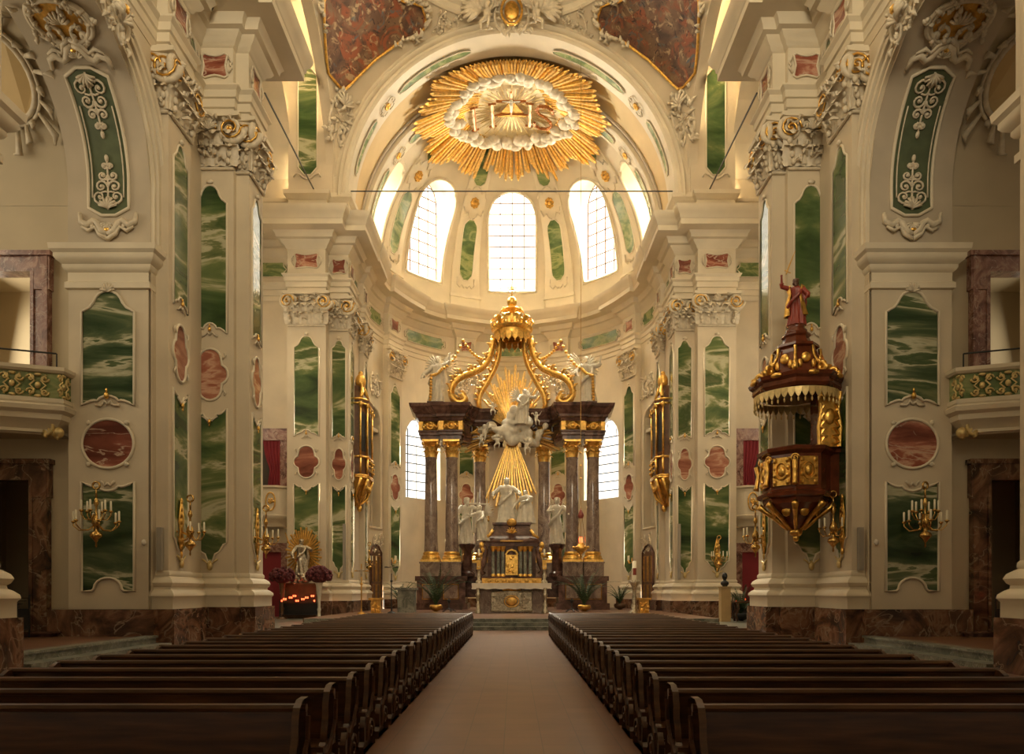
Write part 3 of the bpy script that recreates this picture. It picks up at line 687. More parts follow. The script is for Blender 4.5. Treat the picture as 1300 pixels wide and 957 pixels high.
# ------------------------------------------------------------------ chancel piers, apse wall, entablatures
def fcyl(phi,r=AR,s=1):
    return lambda a,b,c=0: V((s*(r-c)*sin(R(phi)+a/r),AC+(r-c)*cos(R(phi)+a/r),b))
for s,side in ((-1,'left'),(1,'right')):
    t=thing('chancel_pier','green panelled pier carrying the chancel arch, '+('behind the gilded saint and candle rack' if s<0 else 'behind the bust on its slim post'),'pier',(s*10,39.5,0),'chancel arch piers')
    pl=[(16.5,39.9),(11.9,39.9),(11.9,38.8),(9.85,38.8),(9.85,39.5),(8.8,39.5),(8.8,41.0),(9.0,41.0),(9.0,43.1),(8.72,43.1),(8.72,44.2),(9.0,44.25)]
    mb=MB(); sweep(mb,MARB,mir(pl[1:],s),s); mb.build('marble_plinth','brown',t)
    mb=MB(); sweep(mb,BASE,mir(pl[1:],s),s); mb.build('base_moulding','cream_light',t,True,40)
    mb=MB(); sweep(mb,[(0,2.1),(0,ZC)],mir(pl[1:],s),s); mb.build('shaft','cream',t)
    f1=face_cam(s,10.87,38.8); pil_deco(t,f1,1.75,mw=1.3); capital(t,up(f1,ZS),1.9)
    f2=face_cam(s,9.32,39.5); pil_deco(t,f2,1.0,mw=.8); capital(t,up(f2,ZS),.95)
    f3=face_nave(s,8.8,40.25); pil_deco(t,f3,1.2,mw=.8); capital(t,up(f3,ZS),1.2)
    f4=face_nave(s,8.72,43.65); pil_deco(t,f4,1.0,mw=.7); capital(t,up(f4,ZS),1.0); capital(t,up(face_cam(s,8.86,43.1),ZS),.3)
    mb=MB(); mb.box(s*11.85,s*16.6,39.98,40.2,0,33); struct(mb.build('wall_transept_'+side,'cream'))
    mb=MB(); mb.box(s*16.5,s*16.8,26,41,0,33); struct(mb.build('wall_transept_end_'+side,'cream'))
    mb=MB(); mb.box(s*8.9,s*16.8,26.3,26.5,0,26) if False else mb.box(s*12,s*16.8,27.9,28.2,0,24); struct(mb.build('wall_transept_west_'+side,'cream'))
    # apse pilasters
    for k,(ph,lb) in enumerate(((64.0,'outer'),(22.5,'inner'))):
        t=thing('apse_pilaster',('apse pilaster with red medallion between outer window and niche, ' if k==0 else 'apse pilaster mostly hidden behind the altar columns, ')+('left of the altar' if s<0 else 'right of the altar'),'pilaster',(s*AR*sin(R(ph)),AC+AR*cos(R(ph)),0),'apse pilasters')
        p=arcpts(AR+.05,ph+PH+.01,ph+PH,1)+arcpts(AR-.4,ph+PH,ph-PH,3)+arcpts(AR+.05,ph-PH,ph-PH-.01,1)
        mb=MB(); sweep(mb,MARB,mir(p,s),s); mb.build('marble_plinth','brown',t)
        mb=MB(); sweep(mb,BASE,mir(p,s),s); mb.build('base_moulding','cream_light',t,True,40)
        mb=MB(); sweep(mb,[(0,2.1),(0,ZC)],mir(p,s),s); mb.build('shaft','cream',t)
        f=fcyl(ph,AR-.41,s); pil_deco(t,f,1.45,mw=1.05); capital(t,up(f,ZS),1.5)
    # curved wall with window (45 deg) and with niche (78 deg)
    f=lambda a,b,c=0,s=s: V((s*(AR-c)*sin(R(a)),AC+(AR-c)*cos(R(a)),b))
    k=180/PI/AR
    mb=MB(); cv=lambda p: p
    # work in metres of arc, then map
    fm=lambda a,b,c=0,f=f: f(a*k,b,c)
    rows,H=holed(fm,(22.5+PH)/k,(64-PH)/k,0,17.5,44/k,1.5,8.0,12.1,1.5); mb.grid(rows)
    mb.grid([[fm(a,b,-.0) for a,b in H+[H[0]]],[fm(44/k+(a-44/k)*.93,b,-.75) for a,b in H+[H[0]]]])
    struct(mb.build('wall_apse_'+side,'cream_light'))
    wn=MB(); plate(wn,fm,[(44/k+(a-44/k)*.95,b) for a,b in H],-.8,-.72); w=struct(wn.build('window_1','pane_low'))
    wb=MB()
    for i in range(-1,2): wb.fbox(fm,44/k+i*.72-.025,44/k+i*.72+.025,8,13.3-abs(i)*.4,-.72,-.66)
    for i in range(8): wb.fbox(fm,44/k-1.38,44/k+1.38,8.0+i*.62-.02,8.04+i*.62,-.72,-.66)
    wb.ftube(fm,[(44/k+(a-44/k)*.94,b) for a,b in H],.05,5,True,c=-.68); wb.build('glazing_bars','black',w)
    mb=MB(); rows,H=holed(fm,(64+PH)/k,89.9/k,0,17.5,77.5/k,1.0,5.6,12.3,1.0); mb.grid(rows)
    mb.grid([[fm(a,b,0) for a,b in H+[H[0]]],[fm(a,b,-.55) for a,b in H+[H[0]]]])
    struct(mb.build('wall_niche_'+side,'cream_light')); mb=MB(); plate(mb,fm,H,-.6,-.55); struct(mb.build('wall_niche_back_'+side,'cloth'))  # niche back coloured whiter to stand for window light falling on it
    mb=MB(); mb.ftube(fm,H,.09,6,True,c=.03); struct(mb.build('trim_11','cream_light',None,True))
    t=thing('niche_lattice','pale plaster lattice filling the tall round-arched niche '+('beside the gilded box at left' if s<0 else 'beside the gilded box at right'),'lattice',fm(78/k,5.6,-.4),'niche lattices')
    mb=MB()
    for i in range(-6,20):
        for sg in (-1,1):
            x0=78/k-.6; 
            pts=[(78/k+sg*(-.6+q*.1),6.2+i*.34+q*.13) for q in range(13)]
            pts=[p for p in pts if 6.0<p[1]<12.6]
            if len(pts)>1: mb.ftube(fm,pts,.018,4,c=-.48)
    mb.build('lattice_bars','stucco',t); mb=MB(); mb.ftube(fm,[(78/k-.65,6),(78/k-.65,12.3)]+[(78/k-.65*cos(R(q)),12.3+.65*sin(R(q))) for q in range(0,181,15)]+[(78/k+.65,6)],.05,5,True,c=-.45); mb.fbox(fm,78/k-1.0,78/k+1.0,11.8,12.0,-.5,-.1); mb.build('lattice_frame','cream_light',t)
    t=thing('stucco_trophy','white stucco trophy under the %s apse niche beside the sanctuary door'%('left' if s<0 else 'right'),'stucco ornament',fm(75/k,4.5,0))
    mb=MB(); fr=up(lambda a,b,c=0,fm=fm: fm(a+75/k,b,c),4.6); rocaille(mb,fr,1.4,1.3,3+s,.08,10); mb.build('stucco_scrolls','stucco',t,True)
    t=thing('stucco_trophy','white stucco scroll ornament above the %s apse niche'%('left' if s<0 else 'right'),'stucco ornament',fm(77/k,14.6,0))
    mb=MB(); fr=up(lambda a,b,c=0,fm=fm: fm(a+77/k,b,c),14.7); rocaille(mb,fr,1.9,1.5,9+s,.08,14); mb.build('stucco_scrolls','stucco',t,True)
    mb=MB(); fr=lambda a,b,c=0,fm=fm: fm(a+77/k,b,c); mb.fbox(fr,-.75,.75,.4,4.1,.02,.12)
    plate(mb,fr,[(-.78,4.0),(-.4,4.35),(0,4.45),(.4,4.35),(.78,4.0),(.7,.4),(-.7,.4)],.0,.1)
    dr=struct(mb.build('door_2','wood')); m2=MB(); m2.ftube(fr,[(-.8,.4),(-.8,4.05),(-.4,4.42),(0,4.52),(.4,4.42),(.8,4.05),(.8,.4)],.07,6,c=.14); m2.build('door_frame','dkmarble',dr)
    m2=MB()
    for (x0,x1,z0,z1) in ((-.6,-.08,.7,2.0),(.08,.6,.7,2.0),(-.6,-.08,2.2,3.8),(.08,.6,2.2,3.8)): m2.ftube(fr,[(x0,z0),(x1,z0),(x1,z1),(x0,z1)],.035,4,True,c=.14)
    m2.build('door_moulding','gold_dull',dr)
# centre wall and upper storey
mb=MB(); sweep(mb,[(0,0),(0,17.5)],arcpts(AR,22.5,-22.5,12),1); struct(mb.build('wall_apse_centre','cream_light'))
H_=[p for p in chancel_half()]; full=H_+[(-u,d) for u,d in reversed(H_[:-1])]
t=thing('entablature','broad stepped cream entablature running round chancel piers and apse under the upper windows','cornice',(0,53,17.4))
mb=MB(); sweep(mb,ENT,full,1); mb.build('mouldings','cream_light',t,True,38)
def scal(w,h):
    return [(w/2,h/2-.06),(w/2-.1,h/2),(w*.2,h/2-.06),(0,h/2-.08),(-w*.2,h/2-.06),(-w/2+.1,h/2),(-w/2,h/2-.06),(-w/2+.07,0),(-w/2,-h/2+.06),(-w/2+.1,-h/2),(-w*.2,-h/2+.05),(0,-h/2+.08),(w*.2,-h/2+.05),(w/2-.1,-h/2),(w/2,-h/2+.06),(w/2-.07,0)]
def hexa(w,h): return [(w/2,0),(w/2-.15,h*.2),(w/2-.18,h/2),(-w/2+.18,h/2),(-w/2+.15,h*.2),(-w/2,0),(-w/2+.15,-h*.2),(-w/2+.18,-h/2),(w/2-.18,-h/2),(w/2-.15,-h*.2)]
def frieze(t,f,w,kind,z=19.08,h=.8):
    q=lambda a,b,c=0: f(a,b+z,c+.0)
    if kind=='red': pts=scal(w,h); m='red'
    elif kind=='oval': pts=ellipse(w,h,0,20); m='green'
    else:
        n=8; hx=hexa(w,h); pts=[]
        for i in range(len(hx)):
            a,b=hx[i],hx[(i+1)%len(hx)]
            kk=n if abs(a[0]-b[0])>.8 else 1
            pts+=[(a[0]+(b[0]-a[0])*j/kk,a[1]+(b[1]-a[1])*j/kk) for j in range(kk)]
        m='green_pale'
    if kind=='green' and w>1.5:
        mb=MB(); rows=[]
        for i in range(13):
            x=-w/2+w*i/12; hh=h/2*(1 if abs(x)<w/2-.2 else .35+.65*(w/2-abs(x))/.2); rows.append([q(x,-hh,.035),q(x,0,.035),q(x,hh,.035)])
        mb.grid(rows); p=mb.build('frieze_panel',m,t); mb=MB(); mb.ftube(q,pts,.035,5,True,c=.035); mb.build('panel_frame','cream_light',p,True)
    else: p=panel(t,q,pts,m,'frieze_panel',.035)
    mb=MB()
    for s in (-1,1):
        mb.ftube(q,[(s*(w/2+.05),-.3*h),(s*(w/2+.16),-.1*h),(s*(w/2+.1),0),(s*(w/2+.16),.1*h),(s*(w/2+.05),.3*h)],.035,5,c=.05)
    mb.build('panel_clasp','stucco',p,True)
for s in (-1,1):
    frieze(t,face_cam(s,10.87,38.8),1.25,'red'); frieze(t,face_cam(s,9.32,39.5),.75,'red'); frieze(t,face_nave(s,8.8,40.25),.9,'red')
    frieze(t,face_cam(s,13.2,39.9),1.9,'green'); frieze(t,face_nave(s,8.72,43.65),.8,'red'); frieze(t,face_nave(s,9.0,42.05),1.3,'green')
    frieze(t,fcyl(76.5,AR,s),1.9,'green'); frieze(t,fcyl(64,AR-.4,s),.85,'red'); frieze(t,fcyl(43.2,AR,s),3.3,'green'); frieze(t,fcyl(22.5,AR-.4,s),.85,'red')
frieze(t,fcyl(0,AR,1),3.3,'green')
for s,side in ((-1,'left'),(1,'right')):
    t=thing('nave_entablature','deep stepped cornice with red frieze panels above the %s nave capitals'%side,'cornice',(s*10,20,17.4))
    mb=MB(); sweep(mb,ENT,mir(nave_p(),s),s); mb.build('mouldings','cream_light',t,True,38)
    frieze(t,face_nave(s,10.03,22.25),.9,'red'); frieze(t,face_nave(s,10.3,23.7),.5,'oval'); frieze(t,face_cam(s,9.85,24.4),.85,'red'); frieze(t,face_nave(s,8.8,25.3),.8,'red')
    frieze(t,face_nave(s,10.4,21.0),.45,'oval'); frieze(t,face_nave(s,10.4,18.0),4.0,'green'); frieze(t,face_nave(s,10.03,13.35),1.2,'red')
# --- arches of the crossing
CZ=22.8; CY=32.5; RS=math.sqrt(9.5**2+7**2)
for s,side in ((-1,'left'),(1,'right')):
    p=[(16.5,40.0),(11.95,40.0),(11.95,39.15),(9.9,39.15),(9.9,39.5),(8.8,39.5),(8.8,41.0)]
    prof=[(0,21.35),(.06,21.4),(.06,21.7),(0,21.75),(0,22.5),(.05,22.53),(.1,22.65),(.2,22.75),(.22,22.95),(-.6,22.95)]
    mb=MB(); sweep(mb,prof,mir(p,s),s); struct(mb.build('trim_3','cream_light',None,True,38))
    # transept arch: soffit between u 9.5 and 11.9
    fw=lambda a,b,c=0,s=s: V((s*(9.5+c),a,b))
    mb=MB(); barrel(mb,fw,CY,CZ,7.0,22.9,0,.45,36); arch_sweep(mb,lambda a,b,c=0,s=s: V((s*(9.5-c),a,b)),CY,CZ,6.98,22.9,[(0,-.05),(0,.08),(.12,.1),(.2,.02)]); arch_sweep(mb,lambda a,b,c=0,s=s: V((s*(9.95-c),a,b)),CY,CZ,7.0,22.9,[(0,0),(.6,0)])
    mb.box(s*9.6,s*12.0,39.3,39.6,22.9,34.5); mb.box(s*9.7,s*12.0,25.6,39.6,34.4,34.6)
    rows=[]
    struct(mb.build('ceiling_transept_arch_'+side,'cream',None,True,40))
    mb=MB(); barrel(mb,lambda a,b,c=0,s=s: V((s*(11.9+c),a,b)),CY,CZ,7.6,21.4,0,4.8,24); struct(mb.build('ceiling_transept_'+side,'cream_light'))
    g=face_cam(s,10.95,39.3)
    t=thing('transept_arch_panel','tall green marble panel at the foot of the crossing arch beside the %s fresco'%side,'wall panel',(s*10.75,39.4,23),'crossing arch panels')
    strip_panel(t,g,23.9,29.6,.52,'green_diag',14,fw=.045,tip=.06)
    g0=g; g=lambda a,b,c=0,g0=g0: g0(a,b+23.1,c)
    mb=MB()
    for k in (-1,1): mb.tube([g(k*x,.55+y,.08) for x,y in [(0,0),(.2,.06),(.4,.25),(.62,.3),(.72,.12)]],.045,5)
    mb.build('stucco_clasp','stucco',t,True)
# chancel arch ring, soffit, chancel vault, rim rib
fa=lambda a,b,c=0: V((a,39.5-c,b))
mb=MB(); arch_sweep(mb,fa,0,CZ,8.8,22.9,[(0,-1.6),(0,.1),(.1,.14),(.14,.2),(.22,.2),(.25,.1),(.36,.08),(.4,.22),(.5,.3),(.56,.22),(.7,.12),(.9,.1)],48)
# spandrel behind
struct(mb.build('trim_4','cream_light',None,True,38))
fd=lambda a,b,c=0: V((a,41.0+c,b))
mb=MB(); barrel(mb,fd,0,CZ,9.05,21.4,0,3.0,40); struct(mb.build('ceiling_chancel','ochre',None,True,38))
mb=MB(); rows=[]
for (r,d) in ((9.05,43.7),(8.72,43.7),(8.66,43.8),(8.66,45.0),(8.72,45.1),(9.0,45.1)):
    rows.append([V((r*cos(PI*i/48),d,CZ+r*sin(PI*i/48))) for i in range(49)])
mb.grid(rows); struct(mb.build('trim_5','cream_light',None,True,38))
mb=MB()
for d in (41.1,41.25,43.5): mb.tube([V((8.98*cos(PI*i/40),d,CZ+8.98*sin(PI*i/40))) for i in range(41)],.09,5)
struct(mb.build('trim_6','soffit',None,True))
t=thing('arch_band','green marble inlays and gilt rosettes under the chancel arch','wall panel',(0,40.2,31.6))
gA=soffit_map(lambda a,b,c: V((a,40.3+c,b)),0,CZ,8.76)
def band(t,g,r,rng,w,ros):
    for (a0,a1) in rng:
        for mirror in (0,1):
            b0,b1=R(a0)*r,R(a1)*r
            h=(lambda a,b,c=0: g(a,b,c)) if not mirror else (lambda a,b,c=0: g(a,PI*r-b,c))
            strip_panel(t,h,b0,b1,w,'green_pale',12,fw=.035,tip=.1)
    for a0 in ros:
        mb=MB()
        for mirror in (0,1):
            b0=R(a0)*r if not mirror else (PI-R(a0))*r
            for k in range(8): mb.fblob(g,.14*cos(k*PI/4),b0+.14*sin(k*PI/4),.05,(.08,.08,.05),6,4)
            mb.fblob(g,0,b0,.08,(.1,.1,.08))
        mb.build('rosette','gold',t,True)
        mb=MB()
        for mirror in (0,1):
            b0=R(a0)*r if not mirror else (PI-R(a0))*r
            for q in (-1,1):
                for k in (-1,1): mb.tube([g(k*x,b0+q*y,.05) for x,y in [(.32,.1),(.36,.35),(.22,.5),(.12,.42),(.05,.62)]],.035,5)
        mb.build('stucco_sprays','stucco',t,True)
band(t,gA,8.76,((11,32),(45,75)),.22,(38.5,))
t=thing('arch_band','green marble inlays along the rib that frames the half dome','wall panel',(0,44.4,31.4))
gB=soffit_map(lambda a,b,c: V((a,44.4+c,b)),0,CZ,8.62)
band(t,gB,8.62,((8,30),(44,56)),.26,(37,))
mb=MB(); f=lambda a,b,c=0: V((a,39.2-c,b+31.9)); 
# pendentives
t=None
def pend(psi,e,c=0):
    r=RS-c; return V((r*cos(e)*sin(psi),CY+r*cos(e)*cos(psi),CZ+r*sin(e)))
etop=math.acos(7/RS)
for s,side in ((-1,'left'),(1,'right')):
    mb=MB(); rows=[]
    for i in range(41):
        psi=R(90*i/40); lo=math.acos(min(1,7/(RS*max(1e-4,cos(psi))))) if 7/(RS*max(1e-4,cos(psi)))<1 else 0
        if sin(psi)>1e-4 and 9.5/(RS*sin(psi))<1: lo=max(lo,math.acos(9.5/(RS*sin(psi))))
        lo=min(lo,etop); rows.append([pend(s*psi,lo+(etop-lo)*j/12) for j in range(13)])
    mb.grid(rows); struct(mb.build('ceiling_pendentive_'+side,'cream',None,True))
    # fresco with scalloped gilt frame
    FR=[(57.9,25.4),(62.8,26.2),(69,32.7),(74,37),(76,46),(66,51),(56,50.2),(47.9,50.2),(44,51.2),(40,51.6),(37,50),(36,48.2),(37,45.6),(39.6,44.6),(42.9,42.7),(44.8,40.8),(49.4,35.8),(51.9,32),(54.3,28.2),(56,25.8)]
    t=thing('fresco','scalloped pendentive fresco in brown and red tones at the %s of the crossing ceiling'%side,'ceiling painting',pend(s*R(48),R(25)))
    pts=[]
    for i in range(len(FR)):
        a,b=FR[i],FR[(i+1)%len(FR)]; n=4
        pts+=[(a[0]+(b[0]-a[0])*j/n,a[1]+(b[1]-a[1])*j/n) for j in range(n)]
    cx,cy=58,41
    mb=MB(); rows=[]
    for q in range(9): rows.append([pend(s*R(cx+(a-cx)*q/8),R(cy+(b-cy)*q/8),.08) for a,b in pts])
    for r in rows: r.append(r[0])
    mb.grid(rows); mb.build('painting','fresco_a' if s<0 else 'fresco_b',t,True)
    mb=MB(); mb.tube([pend(s*R(a),R(b),.12) for a,b in pts],.07,6,True); mb.build('gilt_frame','gold',t,True)
    mb=MB(); rnd=random.Random(4)
    for i in range(8,60):
        a,b=pts[i%len(pts)]; 
        an=rnd.uniform(0,6); L=rnd.uniform(.6,1.3)
        da,db=((a-58)*.04,(b-41)*.08)
        mb.tube([pend(s*R(a+da*.3),R(b+db*.3),.12),pend(s*R(a+da+L*cos(an)),R(b+db+L*sin(an)),.28),pend(s*R(a+da*1.1+1.6*L*cos(an+.8)),R(b+db*1.1+1.6*L*sin(an+.8)),.1)],[.06,.11,.04],6)
    mb.build('stucco_edge','stucco',t,True)
    t=thing('stucco_crest','white stucco rocaille at the lower tip of the %s fresco'%side,'stucco ornament',pend(s*R(54),R(18)))
    fp=lambda a,b,c=0,s=s: pend(s*R(55.2)-R(a*6.5),R(19.3+b*4.9),c)
    mb=MB(); rocaille(mb,fp,1.3,2.6,12,.06,16); shell(mb,fp,0,.6,.6,7,.12); mb.build('stucco_scrolls','stucco',t,True)
    t=thing('stucco_spray','loose white stucco leaf spray beside the scalloped end of the %s fresco'%side,'stucco ornament',pend(s*R(28),R(49.5)))
    fp=lambda a,b,c=0,s=s: pend(s*R(27)-R(a*6),R(50.2+b*4.9),c)
    mb=MB(); rocaille(mb,fp,1.7,1.3,15,.05,14); mb.build('stucco_scrolls','stucco',t,True)
# unseen lids added to stop light leaking in over chancel and transept wings
mb=MB(); mb.box(-17,17,39.7,44.5,33.3,33.5); mb.lathe([(0,33.4),(10.4,33.4),(10.4,33.5),(0,33.5)],(0,AC,0),32)
for s in (-1,1): mb.box(s*11.5,s*17,25,40.3,33.3,33.5)
mb.box(-17,17,24.9,25.3,30.8,35)
struct(mb.build('ceiling_light_stop','cream'))
# dome ring and drum above
mb=MB(); cr=[(7*cos(2*PI*i/64),CY+7*sin(2*PI*i/64)) for i in range(64)]
sweep(mb,[(0,32.2),(.1,32.3),(.12,32.6),(.3,32.7),(.35,33),(.1,33.1),(.1,34),(.5,34.4),(.6,34.8),(-.1,34.9),(-.1,41)],cr,1,True); struct(mb.build('wall_drum','cream_light'))
mb=MB(); rows=[[V((7.1*cos(e)*cos(2*PI*i/48),CY+7.1*cos(e)*sin(2*PI*i/48),41+7.1*sin(e))) for i in range(48)] for e in [R(k*10) for k in range(10)]]
mb.grid(rows,True); struct(mb.build('ceiling_dome','cream_light'))
t=thing('keystone_angels','white stucco angels around a gilt cartouche over the chancel arch','stucco sculpture',(0,39,32))
fk=lambda a,b,c=0: V((a,39.1-c,32.2+b))
mb=MB(); rocaille(mb,fk,2.2,2.0,2,.1,14); mb.build('cartouche','stucco',t,True)
mb=MB(); mb.fblob(fk,0,.1,.3,(.4,.55,.2),12,8); mb.ftube(fk,ellipse(1.1,1.5,.1,20),.07,6,True,c=.35); mb.build('gilt_shield','gold',t,True)
for s in (-1,1):
    mb=MB(); putto(mb,(s*1.3,38.75,31.7),1.25,s*.5,5+s); fused(mb,'angel','stucco',t,.04,2)
    mb=MB()
    for k in range(7):
        an=R(60-18*k); mb.tube([fk(s*1.6,.1,.4),fk(s*(1.6+.6*cos(an)),.15+.55*sin(an),.5),fk(s*(1.6+1.1*cos(an)),.1+.85*sin(an),.4)],[.09,.17,.06],6,flat=.4)
    mb.build('wing','stucco',t,True)
# --- half dome with window cells
def dome(a,b,c=0,r=AR):
    if b<0: return V(((r-c)*sin(R(a)),AC+(r-c)*cos(R(a)),CZ+r*R(b)))
    return V(((r-c)*cos(R(b))*sin(R(a)),AC+(r-c)*cos(R(b))*cos(R(a)),CZ+(r-c)*sin(R(b))))
cells=[(0,-22.5,22.5,11.2,33),(44,22.5,64,9.8,33),(78.5,64,93,6.5,31),(-44,-64,-22.5,9.8,33),(-78.5,-93,-64,6.5,31)]
for i,(pc,a0,a1,w,spr) in enumerate(cells):
    cv=lambda p,pc=pc: (pc+(p[0]-pc)/max(.3,cos(R(max(0,p[1])))),p[1])
    mb=MB(); rise=w*1.2
    rows,H=holed(lambda a,b,c=0: dome(a,b,c),a0,a1,-9.6,89.5,pc,w,3.5,spr,rise,64,8,cv); mb.grid(rows)
    struct(mb.build('ceiling_apse','cream_light',None,True,30))
    fo=frame((AR+.45)*V((sin(R(pc)),cos(R(pc)),0))+V((0,AC,0)),(cos(R(pc)),-sin(R(pc)),0),(-sin(R(pc)),-cos(R(pc)),0))
    def wp(p,pc=pc,fo=fo,c=0,k=1.0):
        zd=CZ+AR*sin(R(p[1])); z=23.75+(zd-23.35)*1.20
        return fo(AR*R(p[0]-pc)*k,z,c)
    mb=MB(); inner=[dome(*cv(p)) for p in H]; 
    mb.grid([inner+[inner[0]],[inner[j].lerp(wp(p),.5)+V((0,0,.12)) for j,p in enumerate(H)]+[inner[0].lerp(wp(H[0]),.5)+V((0,0,.12))],[wp(p) for p in H]+[wp(H[0])]])
    struct(mb.build('trim_7','cream_light',None,True,40))
    mb=MB(); mb.tube([dome(*cv(p),.03) for p in H],.11,6,True); mb.tube([dome(cv((pc+(p[0]-pc)*1.13,p[1]))[0],p[1]+(.8 if p[1]>spr else 0),.02) for p in H if p[1]>3.6],.06,6,False) if False else None
    struct(mb.build('trim_8','cream_light',None,True))
    q=[wp(p) for p in H]; mb=MB(); o=len(mb.v); mb.v+=[tuple(p) for p in q]; mb.f.append(tuple(range(len(q))))
    wn=struct(mb.build('window_2','pane'))
    hw=AR*R(w); zmax=max(p.z for p in q); zmin=min(p.z for p in q); zs=zmax-hw
    mb=MB(); nb=4 if w>8 else 2
    for k in range(1,nb):
        x=-hw+2*hw*k/nb; zt=zs+math.sqrt(max(0,hw*hw-x*x))
        mb.fbox(fo,x-.03,x+.03,zmin,zt,.02,.09)
    z=zmin+.75
    while z<zmax-.1:
        x=hw if z<zs else math.sqrt(max(0,hw*hw-(z-zs)**2)); mb.fbox(fo,-x,x,z-.028,z+.028,.02,.08); z+=.8
    mb.tube([p+fo(0,0,.06)-fo(0,0,0) for p in q],.06,5,True); mb.build('glazing_bars','wood',wn)
# ribs
for k,(pc,lb) in enumerate(((-64,'outermost left'),(-22.5,'left of the middle window'),(22.5,'right of the middle window'),(64,'outermost right'))):
    f=lambda a,b,c=0,pc=pc: dome(pc+a/(AR*R(1))/max(.15,cos(R(max(0,b)))),b,c)
    t=thing('vault_rib','cream half dome rib with green inlays, '+lb,'vault rib',f(0,-9),'half dome ribs')
    mb=MB(); rows=[]
    for i in range(25):
        b=-9.5+(88+9.5)*i/24; w=1.12*(1-.0075*max(0,b))
        rows.append([f(-w,b,-.02),f(-w,b,.1),f(-w+.1,b,.16),f(0,b,.16),f(w-.1,b,.16),f(w,b,.1),f(w,b,-.02)])
    mb.grid(rows); mb.build('rib','cream_light',t,True,35)
    for (b0,b1,w) in ((7,33,.52),(47,64,.46)):
        h=lambda a,b,c=0: f(a,b,c+.16); strip_panel(t,h,b0,b1,w,'green_pale',12,fw=.045,tip=.1)
    mb=MB(); 
    for q in range(8): mb.blob(f(.22*cos(q*PI/4),40+1.6*sin(q*PI/4),.22),.12,6,4)
    mb.blob(f(0,40,.24),.14,6,4); mb.build('rosette','gold_dull',t,True)
    mb=MB()
    for s in (-1,1):
        for (b0,sg) in ((36,-1),(44,1)):
            mb.tube([f(s*x,b0+sg*y,.2) for x,y in [(.75,-1.5),(.6,1.2),(.36,.3),(.25,2),(.0,3)]],.05,5)
        mb.tube([f(s*x,4.5+y,.2) for x,y in [(.65,3.5),(.68,.5),(.45,-.8),(.3,.5),(.12,-.9),(0,-.3)]],.055,5)
    mb.build('stucco_sprays','stucco',t,True)
    fb=lambda a,b,c=0: f(a,b,c+.1); mb=MB(); mb.fbox(fb,-1.2,1.2,-1.0,.3,0,.14); mb.fbox(fb,-1.18,1.18,-9.4,-8.2,0,.12); mb.build('rib_foot','cream_light',t)
# --- glory of rays with letters in the half dome
def gl(psi,rho,c=0):
    a=rho*sin(psi); y=rho*cos(psi)
    if y>=0: return V(((AR-c)*sin(rho/AR)*sin(psi),AC+(AR-c)*sin(rho/AR)*cos(psi),CZ+(AR-c)*cos(rho/AR)))
    return V(((AR-c)*sin(a/AR),AC+y,CZ+(AR-c)*cos(a/AR)))
def glx(x,y,c=0): return gl(math.atan2(x,y),math.hypot(x,y),c)
t=thing('glory','huge gilded sunburst with cloud wreath and monogram spread over the half dome','ceiling ornament',(0,AC,31.5))
rnd=random.Random(3); mb=MB(); m2=MB()
for i in range(230):
    ps=2*PI*i/230+rnd.uniform(-.01,.01); q=abs(((ps/(2*PI)*11+.5)%1)-.5)*2
    L=(4.9+.75*sin(ps)**2)+1.15*(1-q)**.6+rnd.uniform(-.3,.3)
    if cos(ps)<0: L=min(L,3.45/max(.25,abs(cos(ps)))) 
    r0=3.2 if cos(ps)>0 else 2.2
    if rnd.random()<.06: continue
    w=.082+.025*rnd.random(); c0=.45+.1*(i%2)
    (mb if i%3 else m2).tube([gl(ps,r0,c0),gl(ps,(r0+L)/2,c0+.12),gl(ps,L*.97,c0),gl(ps,L,c0-.05)],[w*.5,w,w*1.1,w*.3],5)
mb.build('rays','ray',t); m2.build('bright_rays','gold',t)
mb=MB()
for i in range(40):
    ps=2*PI*i/40; a=4.15*sin(ps); b=(3.3 if cos(ps)>0 else 2.35)*cos(ps)
    for k in range(2): mb.blob(glx(a+rnd.uniform(-.3,.3),b+rnd.uniform(-.25,.25),.6),(rnd.uniform(.3,.55),rnd.uniform(.3,.5),.3),8,6)
mb.build('cloud_wreath','stucco',t,True)
mb=MB(); rows=[[glx(4.0*q/8*sin(2*PI*i/36),(3.1 if cos(2*PI*i/36)>0 else 2.1)*q/8*cos(2*PI*i/36),.55) for i in range(36)] for q in range(9)]
mb.grid(rows,True); mb.build('bright_field',plain('gilt_cream_field',(.72,.60,.36),.5,var=.12,nscale=4),t,True)
mb=MB()
for i in range(46):
    ps=2*PI*i/46; L=1.0
    mb.tube([glx(.8*sin(ps),.6+.6*cos(ps),.6),glx(3.0*sin(ps)*(.8+.2*(i%2)),.6+(2.3 if cos(ps)>0 else 2.4)*cos(ps)*(.8+.2*(i%2)),.62)],[.02,.035],4)
mb.build('fine_rays','gilt_cream',t)
def stroke(pts,r=.085): 
    m=MB(); q=[]
    for (a,b) in zip(pts[:-1],pts[1:]):
        for k in range(5): q.append((a[0]+(b[0]-a[0])*k/5,a[1]+(b[1]-a[1])*k/5))
    q.append(pts[-1]); m.tube([glx(x,y,.78) for x,y in q],[r*(1+.25*(i%2)) for i in range(len(q))],6); return m
for x in (-2.55,-1.3,1.2): stroke([(x,-.35),(x,1.7)]).build('letter','paper',t)
for x in (-2.55,-1.3,1.2):
    for y in (-.35,1.7): stroke([(x-.28,y),(x+.24,y)],.06).build('letter_serif','paper',t)
stroke([(-1.3,.75),(1.2,.75)],.05).build('letter_bar','paper',t)
